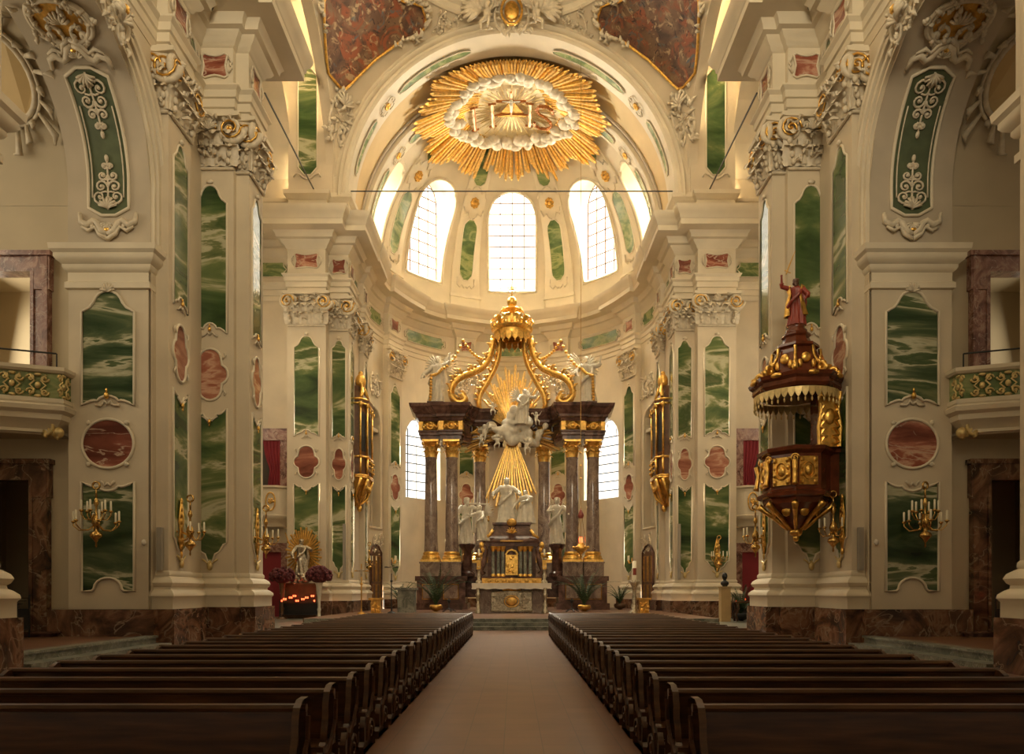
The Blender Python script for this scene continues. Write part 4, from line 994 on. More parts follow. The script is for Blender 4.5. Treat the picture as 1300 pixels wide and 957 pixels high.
stroke([(2.15+.62*a,.7-1.05*b) for a,b in [(1,.55),(.9,.85),(.3,1),(-.5,.9),(-.85,.55),(-.5,.2),(.2,0),(.8,-.25),(.95,-.6),(.5,-.92),(-.3,-1),(-.85,-.85),(-1,-.6)]],.08).build('letter','paper',t)
m=MB(); m.tube([glx(-.05,.9,.8),glx(-.05,-1.5,.95)],.07,6); m.tube([glx(-1.05,-.75,.92),glx(.95,-.75,.92)],.08,6); m.build('cross','paper',t)
m=MB(); m.blob(glx(-.05,-.9,1.05),(.1,.1,.1)); m.tube([glx(-.05,-.8,1.03),glx(-.05,.2,.98)],[.12,.07],7)
for s in (-1,1): m.tube([glx(-.05,-.75,1.02),glx(-.05+s*.6,-.85,1.02)],[.06,.035],6)
m.build('crucified_figure','statue',t,True)
m=MB(); plate(m,lambda a,b,c=0: glx(a,b,.68+c),[(-1.0,1.0),(0,-.5),(1.0,1.0)],0,.04); m.build('triangle','gold_dull',t)
# ------------------------------------------------------------------ sanctuary floor, steps, high altar
FZ=.45
mb=MB(); mb.box(-19,19,0,60,-.3,0); struct(mb.build('floor','floor'))
mb=MB(); mb.box(-8.7,8.7,30.6,54,0.01,FZ); mb.box(-3,3,43.5,50,FZ,FZ+.02); struct(mb.build('floor_sanctuary','floor'))
t=thing('altar_steps','grey green marble steps leading up from the aisle to the sanctuary','steps',(0,30,0))
for k in range(3):
    mb=MB(); w=1.76+0.0*k; y0=29.6+.33*k; mb.box(-w,w,y0,30.7,.15*k,.15*(k+1)-.03); mb.box(-w-.03,w+.03,y0-.04,30.7,.15*(k+1)-.035,.15*(k+1)); mb.build('step','greymarble',t)
for q in (-1,1):
    mb=MB()
    for k in range(3): mb.box(q*1.8,q*8.6,30.0+.2*k,30.65,.15*k,.15*(k+1))
    mb.build('side_step','greymarble',t)
for s,side in ((-1,'left'),(1,'right')):
    t=thing('side_platform','raised red floor with a pale grey marble kerb along the %s arcade'%side,'platform',(s*14,16,0))
    mb=MB(); mb.box(s*10.35,s*18.6,7,29,0,.3); mb.build('platform_floor','floor',t)
    mb=MB(); mb.box(s*10.1,s*10.4,14.8,20.9,.12,.27); mb.box(s*10.04,s*10.4,14.8,20.9,.27,.33); mb.box(s*9.65,s*10.4,14.8,20.9,0,.12); mb.build('kerb','greymarble',t)
    mb=MB(); mb.box(s*12.9,s*15.5,20.6,21.3,.3,.42); mb.box(s*12.8,s*15.6,20.5,21.3,.4,.45); mb.build('door_step','dkmarble',t)
    t=thing('side_step','low pale marble step in front of the %s transept, before the chancel pier'%side,'step',(s*9,32,0))
    mb=MB(); mb.box(s*8.2,s*16,28.1,38.4,0,.16); mb.box(s*8.15,s*16,28.05,38.4,.13,.18); mb.build('tread','greymarble',t)

A=thing('high_altar','monumental high altar with six brown marble columns, dark broken entablature and gilded scroll canopy','altar',(0,46,FZ))
COLS=[(5.0,45.3),(3.72,45.3),(2.05,46.9)]
for s in (-1,1):
    for (u,d) in COLS:
        mb=MB(); mb.lathe([(.43,3.95),(.43,4.1),(.40,4.6),(.395,6),(.37,8),(.34,9.7),(.37,9.75),(.37,9.82)],(s*u,d,0),24); c=mb.build('column','column',A,True,50)
        mb=MB(); mb.lathe([(.60,3.5),(.60,3.62),(.56,3.66),(.55,3.75),(.47,3.82),(.50,3.9),(.48,3.97),(.42,4.03)],(s*u,d,0),24); mb.box(s*u-.6,s*u+.6,d-.6,d+.6,3.38,3.52); mb.build('base','gold',c,True,40)
        mb=MB(); mb.lathe([(.34,9.8),(.33,10.4),(.45,10.72),(.5,10.78)],(s*u,d,0),16)
        for row,(z,h,off,n) in enumerate(((9.82,.42,0,8),(10.1,.42,.5,8))):
            for k in range(n):
                an=2*PI*(k+off)/n; f=frame((s*u,d,0),(-sin(an),cos(an),0),(cos(an),sin(an),0)); leaf(mb,f,0,z,.27,h,.35,.33)
        for k in range(4):
            an=PI/4+PI/2*k; f=frame((s*u,d,0),(-sin(an),cos(an),0),(cos(an),sin(an),0)); mb.tube([f(0,10.4,.36),f(0,10.62,.46),f(0,10.72,.58)],[.05,.06,.05],5)
            mb.blob(f(0,10.62,.6),(.12,.12,.12),8,6)
        mb.box(s*u-.5,s*u+.5,d-.5,d+.5,10.76,10.88); mb.build('capital','gold',c,True,50)
    # pedestals
    for (u,d,w) in ((5.0,45.3,.72),(3.72,45.3,.72),(2.05,46.9,.7)):
        mb=MB(); mb.box(s*u-w*.85,s*u+w*.85,d-w*.85,d+.9,2.45,3.38); mb.box(s*u-w*.92,s*u+w*.92,d-w*.92,d+.9,3.28,3.38); mb.build('column_pedestal','column',A)
    mb=MB()
    for (x0,x1,y0,z0,z1) in ((2.75,5.9,44.55,2.2,2.5),(2.85,5.8,44.65,FZ,2.3),(2.7,5.95,44.5,FZ,.85),(1.2,2.9,46.1,2.2,2.5),(1.3,2.9,46.2,1.2,2.3)): mb.box(s*x0,s*x1,y0,47.5,z0,z1)
    mb.build('pedestal_body','dkmarble',A)
    for x in (3.72,5.0):
        mb=MB(); mb.box(s*x-.42,s*x+.42,44.60,44.66,1.15,1.95); p=mb.build('pedestal_panel','column',A)
        mb=MB(); mb.tube([(s*x-.45,44.6,1.1),(s*x+.45,44.6,1.1),(s*x+.45,44.6,2),(s*x-.45,44.6,2)],.04,4,True); mb.build('gilt_fillet','gold_dull',p)
    # entablature block, stepped forward over each column and curving back
    path=[(5.75,47.2),(5.62,44.95),(4.42,44.95),(4.38,44.75),(3.1,44.75),(3.05,45.2),(2.65,45.9),(2.55,46.35),(1.55,46.35),(1.4,46.9),(.6,47.3)]
    low=[(0,10.88),(0,11.1),(.08,11.15),(.08,11.3),(.14,11.36),(.14,11.42)]
    fri=[(-.02,11.4),(-.02,12.0)]
    cor=[(.05,11.98),(.12,12.05),(.14,12.15),(.26,12.22),(.28,12.36),(.42,12.5),(.46,12.62),(.52,12.72),(.62,12.8),(.66,12.98),(-.5,12.98)]
    for nm,pr,mt in (('architrave',low,'dkmarble'),('frieze',fri,'dkmarble'),('cornice',cor,'dkmarble')):
        mb=MB(); sweep(mb,pr,mir(path,s),s); 
        if nm!='frieze':
            z=pr[0][1] if nm=='architrave' else 12.97; pts=[V((x,y,z)) for x,y in offset_path(mir(path,s),pr[0][0] if nm=='architrave' else .6,s)]; mb.add(pts+[V((0,47.5,z))],[tuple(range(len(pts)+1))])
        mb.build(nm,mt,A,True,35)
    mb=MB(); sweep(mb,[(.03,11.43),(.10,11.43),(.10,11.97),(.03,11.97)],mir(path[:6],s),s); mb.build('gilt_frieze','gold_dull',A)
    for (x0,y0) in ((5.0,44.93),(3.72,44.73),(2.05,46.33)):
        mb=MB(); f=frame((s*x0,y0-.06,11.7),(1,0,0),(0,-1,0)); mb.fbox(f,-.45,.45,-.27,.27,0,.05); mb.ftube(f,ellipse(.4,.4,0,12),.035,5,True,c=.07); mb.fblob(f,0,0,.06,(.1,.1,.06),8,5)
        for k in (-1,1):
            for q in range(3): mb.fblob(f,k*(.2+.1*q),.08*(1-q),.06,(.09,.08,.06),6,4)
        mb.build('gilt_frieze_relief','gold',A,True)
    # gilded canopy scrolls
    def band_path(ctrl,n=30):
        q=[]
        m=len(ctrl)
        for i in range(n+1):
            t=i/n*(m-1); k=min(int(t),m-2); u_=t-k
            p=[V(ctrl[max(0,min(m-1,k+j))]) for j in (-1,0,1,2)]
            q.append(.5*((2*p[1])+(p[2]-p[0])*u_+(2*p[0]-5*p[1]+4*p[2]-p[3])*u_**2+(-p[0]+3*p[1]-3*p[2]+p[3])*u_**3))
        return q
    for nm,ctrl,w in (('outer_scroll',[(s*3.05,44.7,13.55),(s*2.85,44.7,13.25),(s*3.2,44.7,13.05),(s*3.62,44.7,13.35),(s*3.7,44.8,13.95),(s*3.25,45.0,14.65),(s*2.4,45.3,15.1),(s*1.75,45.5,15.55),(s*1.35,45.6,16.3),(s*1.15,45.7,17.3)],.24),
                      ('inner_scroll',[(s*1.9,46.6,13.0),(s*2.1,46.4,13.3),(s*2.0,46.3,14.0),(s*1.55,46.2,14.75),(s*1.1,46.1,15.6),(s*.85,46.1,16.4),(s*.75,46.1,17.4)],.2)):
        q=band_path(ctrl,36); mb=MB()
        # ribbed band: three parallel mouldings
        for off in (-1,0,1): mb.tube([p+V((0,off*w*.85,0)) for p in q],[w*(.62 if off else .85)]*len(q),8)
        o=mb.build(nm,'gold',A,True)
        m2=MB()
        for i in range(3,len(q)-1):
            if i%2: m2.blob(q[i]+V((s*.04,-w*.9,.24)),(.12,.12,.10),6,5)
            if i%3==0: m2.tube([q[i]+V((0,-w,.1)),q[i]+V((s*.12,-w,.38)),q[i]+V((s*.3,-w,.42))],[.1,.09,.03],5)
        m2.build('gilt_leafwork','gold_dull',o,True)
    # garlands
    mb=MB(); g=[(s*2.3,45.2,15.9),(s*2.75,45.1,16.3),(s*3.1,45,15.0),(s*4.1,44.8,15.0),(s*4.6,44.8,15.9)]
    pts=[]
    for a,b,sag in (((s*1.9,45.4,16.0),(s*3.0,45.1,17.0),.2),((s*3.0,45.1,17.0),(s*4.3,44.9,15.2),.35),((s*4.3,44.9,15.2),(s*4.95,44.9,14.8),.1),((s*4.95,44.9,14.8),(s*5.0,44.9,13.3),.0)):
        for i in range(9):
            t=i/8; p=V(a).lerp(V(b),t); p.z-=sag*4*t*(1-t); mb.blob(p,(.1,.1,.1),6,5)
    mb.build('gilt_garland','gold',A,True)
# crown of the canopy
mb=MB(); mb.lathe([(1.25,17.0),(1.3,17.15),(1.28,17.35),(1.45,17.45),(1.5,17.6),(1.2,17.7),(.9,17.75),(.75,17.95),(.8,18.1),(.55,18.2),(.45,18.6),(.7,18.95),(.6,19.05),(.2,19.1),(.15,19.25)],(0,45.9,0),28); cr=mb.build('crown_cornice','gold',A,True,45)
mb=MB()
for k in range(18):
    an=2*PI*k/18; f=frame((0,45.9,17.12),(-sin(an),cos(an),0),(cos(an),sin(an),0)); plate(mb,f,[(-.2,0),(-.2,-.4),(-.1,-.52),(0,-.6),(.1,-.52),(.2,-.4),(.2,0)],1.22,1.27); mb.fblob(f,0,-.68,1.25,(.05,.07,.05),6,4)
mb.build('lambrequin','gold',cr)
mb=MB()
for k in range(10):
    an=2*PI*k/10; f=frame((0,45.9,17.6),(-sin(an),cos(an),0),(cos(an),sin(an),0)); leaf(mb,f,0,0,.5,.75,.35,1.1)
    mb.tube([f(0,.0,1.35),f(0,.3,1.15),f(0,.7,.75),f(0,1.2,.45)],[.1,.09,.07,.05],6)
for s in (-1,1): 
    f=frame((s*1.25,45.3,17.75),(1,0,0),(0,-1,0)); volute(mb,f,0,0,.28,s,0)
    mb.tube([(s*.25,45.5,18.75),(s*.6,45.5,18.95),(s*.85,45.5,18.6)],[.1,.12,.04],6)
mb.build('crown_leaves','gold',cr,True)
mb=MB(); mb.blob((0,45.9,19.55),(.36,.36,.36),16,12); mb.tube([(0,45.9,19.85),(0,45.9,20.9)],.05,6)
for k in range(4): an=R(45*k); mb.tube([(-.38*cos(an),45.9,20.55-.38*sin(an)),(.38*cos(an),45.9,20.55+.38*sin(an))],[.03,.03],5)
mb.build('orb_and_cross','gold',cr,True)
for o in [cr]:
    o.location=(0,45.9*(1-.88),.45+17*(1-.88)); o.scale=(.88,.88,.88)
# statues and angels on the altar entablature
for s in (-1,1):
    t=thing('angel_statue','white angel with raised arm on the %s end of the altar entablature'%('left' if s<0 else 'right'),'statue',(s*4.7,45.2,12.98))
    mb=MB(); mb.box(s*4.7-.5,s*4.7+.5,44.8,45.8,12.97,13.2); mb.build('plinth','dkmarble',t)
    figure('body',t,(s*4.7,45.3,13.2),2.9,s*.3,'statue',((.3,.1,.95),(-.28,.15,.55)),seed=3+s,lean=(-s*.05,0),wings=True,vox=.045)
    t=thing('stucco_vase_group','white stucco trophy between the canopy scrolls on the %s of the altar'%('left' if s<0 else 'right'),'stucco sculpture',(s*2.7,46.3,13))
    mb=MB(); f=frame((s*2.55,46.6,14.4),(1,0,0),(0,-1,0)); rocaille(mb,f,1.5,1.7,8,.1,20); mb.lathe([(.2,-1.4),(.45,-1.1),(.5,-.6),(.3,-.2),(.4,.2)],(s*2.55,46.7,14.4),14); mb.build('relief','stucco',t,True)
# gilded rays and cloud group at the centre
t=thing('ray_glory','tall gilded sheaf of rays behind the white cloud group of the high altar','sunburst',(0,46.5,11.8))
mb=MB(); m2=MB(); rnd=random.Random(8); c0=V((0,46.4,11.7))
n=120
for i in range(n):
    an=2*PI*i/n; d=abs(((an-PI/2+PI)%(2*PI))-PI); e=abs(((an+PI/2+PI)%(2*PI))-PI)
    if d<R(44): L=4.0-1.7*(d/R(44))+.35*(i%3-1)
    elif e<R(23): L=5.2-1.0*(e/R(23))+.3*(i%3-1)
    elif min(abs(an-R(-14)%(2*PI)),abs(an-R(194)))<R(12): L=3.05+.25*(i%3-1)
    elif d<R(60): L=1.6+.2*(i%2)
    else: continue
    p=V((cos(an),0,sin(an))); y=V((0,.12*(i%2),0))
    (mb if i%3 else m2).tube([c0+p*.5-y,c0+p*L*.55-y-V((0,.08,0)),c0+p*L*.97-y,c0+p*L-y],[.03,.065,.085,.02],5)
mb.build('rays','ray',t); m2.build('bright_rays','gold',t)
t=thing('cloud_group','white marble cloud with seated figure and putti before the gilded rays','sculpture',(0,46,11.3))
mb=MB(); rnd=random.Random(2)
for i in range(46):
    a=rnd.gauss(0,.75); b=rnd.gauss(0,.5); mb.blob((a-.1,45.9+rnd.uniform(-.25,.2),11.9+b-.2*abs(a)),(rnd.uniform(.2,.42),.3,rnd.uniform(.18,.36)),8,6)
fused(mb,'cloud','statue',t,.06,2)
figure('seated_figure',t,(.55,45.4,11.9),2.2,.5,'statue',((.35,.1,.9),(-.25,.2,.6)),seed=7,lean=(.12,0),vox=.045,wings=True,w=1.2)
for (x,z,H,fc) in ((-1.7,11.1,.95,-.5),(-1.2,12.7,.7,.2),(.9,10.3,.85,.4),(-.9,10.6,.8,-.2),(1.5,12.1,.7,.6),(-1.9,10.7,.7,.1)):
    mb=MB(); putto(mb,(x,45.4,z),H,fc,int(x*9+50)); fused(mb,'putto','statue',t,.035,2)
# back panel of the altar
mb=MB(); mb.box(-1.5,1.5,47.8,48.1,2.3,11); mb.box(-1.7,1.7,47.7,48.1,2.2,2.6); mb.build('back_panel','cream',A)
# statues between the columns
for s,arms,lb in ((-1,((.2,.25,.75),(-.2,.15,.5)),'holding a tall cross, left of the tabernacle between the columns'),(1,((.3,.2,.62),(-.05,.2,.7)),'with folded arms, right of the tabernacle between the columns')):
    x=s*2.83; d=45.9
    t=thing('saint_statue','white marble saint '+lb,'statue',(x,d,4.52))
    mb=MB(); mb.lathe([(.5,2.5),(.5,2.7),(.34,2.85),(.32,4.1),(.45,4.3),(.52,4.4),(.52,4.52)],(x,d,0),10); mb.build('pedestal','dkmarble',t,True,40)
    figure('body',t,(x,d,4.52),2.95,-s*.3,'statue',arms,seed=11+s,lean=(0,0),vox=.042,beard=s<0,w=.82)
    if s<0:
        mb=MB(); mb.tube([(x+.55,d-.6,5.2),(x+.75,d-.65,7.7)],.05,6); mb.tube([(x+.1,d-.62,7.0),(x+1.35,d-.62,6.95)],.05,6); mb.build('cross','statue',t)
# tabernacle
t=thing('tabernacle','dark marble tabernacle with gilded door and small columns behind the altar table','tabernacle',(0,40.6,2.0))
mb=MB()
sw=[(-1.55,1.95,1.55,2.35),(-1.35,2.3,1.35,2.5)]
mb.box(-1.62,1.62,39.4,41.6,FZ,2.35); mb.box(-1.3,1.3,39.7,41.6,2.35,4.2); mb.box(-1.42,1.42,39.6,41.6,4.0,4.2); mb.build('body','dkmarble',t)
mb=MB(); rows=[]
for (w,z) in ((1.45,4.2),(1.5,4.3),(1.42,4.4),(1.25,4.5),(1.12,4.75),(1.0,5.0),(.95,5.15),(1.05,5.2),(1.05,5.3)): rows.append([(-w,39.55+(1.5-w)*.6,z),(w,39.55+(1.5-w)*.6,z),(w,41.6,z),(-w,41.6,z)])
mb.grid(rows,True); mb.box(-1.05,1.05,39.8,41.6,5.2,5.32); mb.build('sarcophagus_lid','dkmarble',t,True,30)
mb=MB(); mb.box(-.33,.33,39.55,39.75,2.45,3.55); mb.tube([(-.33,39.55,3.55),(-.2,39.55,3.75),(0,39.55,3.82),(.2,39.55,3.75),(.33,39.55,3.55)],.06,6)
for i in range(10): mb.blob((random.uniform(-.25,.25),39.53,random.uniform(2.55,3.5)),(.08,.05,.08),6,4)
mb.build('gilded_door','gold',t,True,40)
for s in (-1,1):
    for x in (.48,.72,1.0):
        mb=MB(); mb.lathe([(.10,2.5),(.085,3.1),(.08,3.75)],(s*x,39.5,0),10); c=mb.build('small_column','greymarble',t,True)
        mb=MB(); mb.lathe([(.13,2.38),(.13,2.48),(.1,2.52)],(s*x,39.5,0),10); mb.lathe([(.085,3.72),(.15,3.9),(.16,4.0)],(s*x,39.5,0),10); mb.build('gilt_mount','gold',c,True)
    mb=MB(); mb.tube([(s*1.55,39.6,2.45),(s*1.75,39.6,2.7),(s*1.5,39.6,3.2),(s*1.4,39.6,3.8),(s*1.6,39.6,4.1),(s*1.45,39.6,4.25)],[.2,.2,.16,.13,.14,.08],8); mb.build('side_scroll','dkmarble',t,True)
    mb=MB(); mb.blob((s*1.62,39.45,4.05),(.14,.1,.2),8,6); mb.blob((s*1.55,39.42,3.8),(.1,.08,.14),8,6); mb.tube([(s*1.0,39.5,4.9),(s*1.2,39.5,4.6),(s*1.45,39.5,4.45)],[.08,.1,.05],6); mb.build('gilt_mount','gold',t,True)
mb=MB(); mb.box(-1.6,1.6,39.35,39.45,2.0,2.28)
for x in (-1.2,-.8,-.4,0,.4,.8,1.2): mb.blob((x,39.35,2.14),(.12 if x else .2,.05,.09 if x else .16),8,5)
mb.build('gilded_predella','gold_dull',t,True,40)
mb=MB(); f=frame((0,39.55,4.7),(1,0,0),(0,-1,0)); shell(mb,f,0,0,.35,7,.02); mb.fblob(f,0,.6,.0,(.28,.22,.15)); mb.fbox(f,-.62,.62,-.45,-.38,0,.08); mb.build('gilt_mount','gold_dull',t,True)
# sculpture group on the tabernacle
t=thing('marble_group','white marble group of two robed saints seated high on the tabernacle lid','sculpture',(0,40.5,5.32))
figure('standing_saint',t,(-.28,40.5,5.3),2.55,.1,'statue',((.25,.3,.62),(-.3,.1,.62)),seed=21,w=1.25,vox=.04)
figure('kneeling_saint',t,(.75,40.3,5.3),1.85,-.5,'statue',((.1,.35,.62),(-.25,.3,.45)),seed=23,w=1.7,vox=.035)
t=thing('kneeling_angel','small white angel kneeling at the left edge of the tabernacle lid','statue',(-1.7,39.9,4.4))
figure('body',t,(-1.55,39.7,4.3),1.95,-.9,'statue',((.3,.3,.55),(-.2,.3,.75)),seed=25,lean=(-.1,0),w=1.1,vox=.033,wings=True)
# altar table
t=thing('altar_table','altar table with white linen, silver pierced frontal and gilded relief band','altar table',(0,37.6,FZ))
mb=MB(); mb.box(-1.8,1.8,37.9,39.3,FZ,1.8); mb.box(-1.88,1.88,37.75,39.3,FZ,.62); mb.build('body','column',t)
mb=MB(); mb.box(-1.98,1.98,37.6,39.3,1.86,1.98); mb.build('mensa','column',t)
mb=MB(); rows=[]
for (o,z) in ((0,2.0),(.06,2.0),(.07,1.93),(.05,1.78),(.08,1.70)): 
    p=[(-1.98-o,39.0),(-1.98-o,37.6-o)]+[(-1.98+3.96*i/40,37.6-o-.012*sin(i*1.9)*(o>0.04)) for i in range(41)]+[(1.98+o,37.6-o),(1.98+o,39.0)]
    rows.append([(x,y,z-.02*sin(x*9)*(z<1.75)) for x,y in p])
mb.grid(rows); mb.box(-1.98,1.98,37.6,39.3,1.985,2.0); mb.build('linen_cloth','cloth',t,True,50)
mb=MB(); mb.box(-1.05,1.05,37.68,37.9,.55,1.58); p=mb.build('frontal','silver',t)
mb=MB(); f=frame((0,37.67,1.06),(1,0,0),(0,-1,0)); mb.ftube(f,[(-1.05,-.5),(1.05,-.5),(1.05,.5),(-1.05,.5)],.05,5,True,c=0)
rnd=random.Random(6)
for i in range(60):
    a,b=rnd.uniform(-.95,.95),rnd.uniform(-.42,.42)
    if abs(a)<.35 and abs(b)<.3: continue
    pts=spiral(rnd.uniform(.07,.12),1.2,10,1 if i%2 else -1); mb.tube([f(a+x,b+y,.02) for x,y in pts],.014,4)
mb.build('silver_tracery','silver',p,True)
mb=MB(); mb.fblob(f,0,0,.02,(.3,.24,.06),14,8); mb.ftube(f,ellipse(.75,.58,0,20),.035,5,True,c=.03); mb.build('gilt_medallion','gold_dull',p,True)
mb=MB(); f=frame((0,37.72,1.68),(1,0,0),(0,-1,0)); mb.fbox(f,-.45,.45,-.08,.08,0,.05)
for x in (-.4,-.2,0,.2,.4): mb.fblob(f,x,0,.06,(.09,.08,.05),6,4)
mb.build('gilt_relief','gold_dull',t,True)
for s in (-1,1):
    mb=MB()
    mb.lathe([(.16,FZ),(.16,.6),(.09,.68),(.12,.9),(.07,1.0),(.1,1.3),(.14,1.42),(.08,1.5),(.1,1.75)],(s*1.72,37.55,0),10); mb.build('silver_baluster','silver',t,True)
    c=thing('altar_candlestick','tall ornate candlestick with gilt drip pan on the %s corner of the altar table'%('left' if s<0 else 'right'),'candlestick',(s*1.7,38.0,2))
    mb=MB(); mb.lathe([(.17,2.0),(.16,2.1),(.07,2.2),(.12,2.4),(.06,2.5),(.1,2.75),(.14,2.85),(.06,2.95),(.09,3.2),(.13,3.3),(.05,3.35)],(s*1.7,38.0,0),10); mb.build('stem','silver',c,True)
    mb=MB(); mb.box(s*1.7-.1,s*1.7+.1,37.88,38.1,2.72,3.2); mb.lathe([(.05,3.3),(.2,3.38),(.2,3.43)],(s*1.7,38.0,0),12); mb.build('drip_pan','gold_dull',c)
    mb=MB(); mb.lathe([(.05,3.4),(.05,3.75),(.0,3.78)],(s*1.7,38.0,0),8); mb.build('candle','candle',c,True)
# ------------------------------------------------------------------ pulpit
PX,PY=8.85,22.7
t=thing('pulpit','red brown and gilded baroque pulpit with fringed canopy hanging on the right pier','pulpit',(PX,PY,3.2))
def octo(r,z,n=8,off=PI/8,sx=.94): return [(PX+r*sx*cos(off+2*PI*k/n),PY+r*sin(off+2*PI*k/n),z) for k in range(n)]
def octlathe(prof,mat,name,parent,sm=None,n=8):
    mb=MB(); mb.grid([octo(r,z,n) for r,z in prof],True); 
    o=len(mb.v); mb.add(octo(prof[0][0],prof[0][1],n),[tuple(range(n))]); mb.add(octo(prof[-1][0],prof[-1][1],n),[tuple(range(n))])
    return mb.build(name,mat,parent,bool(sm),sm)
body=octlathe([(1.12,4.42),(1.2,4.46),(1.22,4.56),(1.1,4.62),(1.04,4.66),(1.04,5.7),(1.1,5.74),(1.2,5.8),(1.22,5.9),(1.12,5.94)],'pulpit','basket',t)
for k in range(8):
    an=PI/8+2*PI*k/8+PI/8; ap=1.04*cos(PI/8)
    f=frame((PX+ap*cos(an),PY+ap*sin(an),5.18),(-sin(an),cos(an),0),(cos(an),sin(an),0))
    if cos(an)>.6: continue
    mb=MB(); mb.fbox(f,-.27,.27,-.42,.42,0,.04); mb.ftube(f,ellipse(.34,.5,0,16),.03,5,True,c=.06); mb.fblob(f,0,0,.05,(.12,.17,.06))
    for q in range(4):
        for sx in (-1,1): mb.fblob(f,sx*.2,-.33+.22*q,.05,(.07,.09,.05),6,4)
    mb.build('gilt_relief_panel','gold',body,True,40)
    f=frame((PX+1.06*cos(PI/8+2*PI*k/8),PY+1.06*sin(PI/8+2*PI*k/8),4.7),(-sin(PI/8+2*PI*k/8),cos(PI/8+2*PI*k/8),0),(cos(PI/8+2*PI*k/8),sin(PI/8+2*PI*k/8),0))
    mb=MB(); volute(mb,f,0,.85,.13,1,.02); mb.tube([f(0,.8,.1),f(0,.5,.04),f(0,.15,.1),f(0,.05,.12)],[.09,.07,.07,.1],6); mb.build('gilt_corner_scroll','gold',body,True)
low=octlathe([(1.05,4.42),(1.0,4.25),(.78,4.08),(.55,3.9),(.38,3.72),(.27,3.6),(.2,3.5)],'pulpit','basket_bottom',t,30)
mb=MB()
for k in range(8):
    an=PI/8+2*PI*k/8; mb.tube([V((PX+r*cos(an),PY+r*sin(an),z)) for r,z in ((1.0,4.3),(1.06,4.22),(.88,4.06),(.6,3.86),(.42,3.68),(.22,3.5))],[.07,.11,.08,.07,.07,.05],7)

for k in range(8):
    an=2*PI*k/8; f=frame((PX+.66*cos(an),PY+.66*sin(an),4.05),(-sin(an),cos(an),0),(cos(an),sin(an),0)); mb.fblob(f,0,0,.0,(.16,.2,.06)); mb.fblob(f,0,.2,.1,(.22,.06,.05))
mb.blob((PX,PY,3.42),(.2,.2,.16),10,8); mb.blob((PX,PY,3.24),(.1,.1,.12),8,6); mb.build('gilt_ribs','gold',low,True)
# back panel
f=frame((9.62,22.12,5.95),(1,0,0),(0,-1,0))
mb=MB(); mb.fbox(f,-.3,.3,0,1.7,-.05,.05)
for k in range(7):
    for s in (-1,1): mb.ftube(f,[(s*(.05+.02*k),.05+.24*k),(s*(.28),.12+.24*k),(s*.18,.28+.24*k)],.045,5,c=.08)
for s in (-1,1): mb.ftube(f,[(s*.3,0),(s*.33,.6),(s*.25,1.1),(s*.32,1.65)],.06,6,c=.06)
mb.fblob(f,0,.9,.08,(.17,.25,.06)); mb.build('gilded_back_panel','gold',t,True,40)
mb=MB(); mb.box(9.3,10.1,22.3,23.3,4.5,5.85); mb.box(9.5,10.1,22.2,23.2,5.8,7.9); mb.build('wall_bracket','pulpit',t)
can=octlathe([(1.15,7.62),(1.3,7.66),(1.38,7.75),(1.36,7.88),(1.46,7.95),(1.5,8.05),(1.3,8.1),(1.15,8.12)],'pulpit','canopy',t)
octlathe([(1.1,8.1),(.95,8.2),(.78,8.5),(.66,8.85),(.62,9.0),(.72,9.05),(.7,9.13),(.5,9.18),(.4,9.4),(.46,9.45),(.44,9.52),(.3,9.55)],'pulpit','canopy_dome',can)
mb=MB(); n=40
for k in range(n):
    an=2*PI*k/n; f=frame((PX,PY,7.62),(-sin(an),cos(an),0),(cos(an),sin(an),0)); r=1.22
    plate(mb,f,[(-.095,0),(-.095,-.14),(-.05,-.24),(0,-.3),(.05,-.24),(.095,-.14),(.095,0)],r,r+.03); mb.fblob(f,0,-.37,r+.01,(.03,.07,.03),6,4)
mb.build('gilt_lambrequin','gilt_cream',can)
mb=MB()
for k in range(8):
    an=PI/8+2*PI*k/8; f=frame((PX,PY,0),(-sin(an),cos(an),0),(cos(an),sin(an),0))
    # volutes in the radial plane
    fr=frame((PX,PY,0),(cos(an),sin(an),0),(-sin(an),cos(an),0)); 
    mb.tube([fr(x,y,0) for x,y in [(a+1.08,b+8.28) for a,b in reversed(spiral(.17,1.6,16,-1))]],[.05+.05*i/16 for i in range(16)],6)
    mb.tube([fr(1.0,8.42),fr(.85,8.5),fr(.72,8.75),fr(.68,9.0)],[.08,.06,.05,.06],6)
    an2=an+PI/8; f=frame((PX,PY,0),(-sin(an2),cos(an2),0),(cos(an2),sin(an2),0)); mb.fblob(f,0,8.6,.78,(.16,.16,.06)); mb.fblob(f,0,8.0,1.33,(.2,.08,.08))
    for s in (-1,1): mb.fblob(f,s*.2,8.4,.85,(.08,.14,.05),6,4)
mb.build('gilt_scrolls','gold',can,True)
t=thing('pulpit_statue','bearded saint in red robe raising a sword on the pulpit canopy','statue',(PX,PY,9.55))
mb=MB(); mb.lathe([(.32,9.5),(.34,9.62),(.25,9.7),(.3,9.8)],(PX,PY,0),10); mb.build('plinth','pulpit',t,True)
b=figure('body',t,(PX,PY,9.78),1.5,-.35,'redrobe',((.2,.14,.55),(-.28,.12,1.0)),seed=31,beard=True,headmat='skin',vox=.024)
mb=MB(); H=1.5; rows=robe_rows((PX+.02,PY+.03,9.9),1.42,-.35,33,w=1.42); rows=[[p for k,p in enumerate(r) if True] for r in rows[2:10]]
rows=[[r[(k)%40] for k in range(-6,27)] for r in rows]; mb.grid(rows); mb.build('gilt_mantle','gold',t,True)
mb=MB(); h=V((PX-.28*1.5*cos(.35)-.02,PY-.3,9.78+1.5)); mb.tube([h,h+V((.10,0,.28)),h+V((.28,0,.72))],[.02,.022,.006],6); mb.tube([h+V((-.05,0,.12)),h+V((.14,0,.04))],.016,5); mb.build('sword','gold_dull',t)

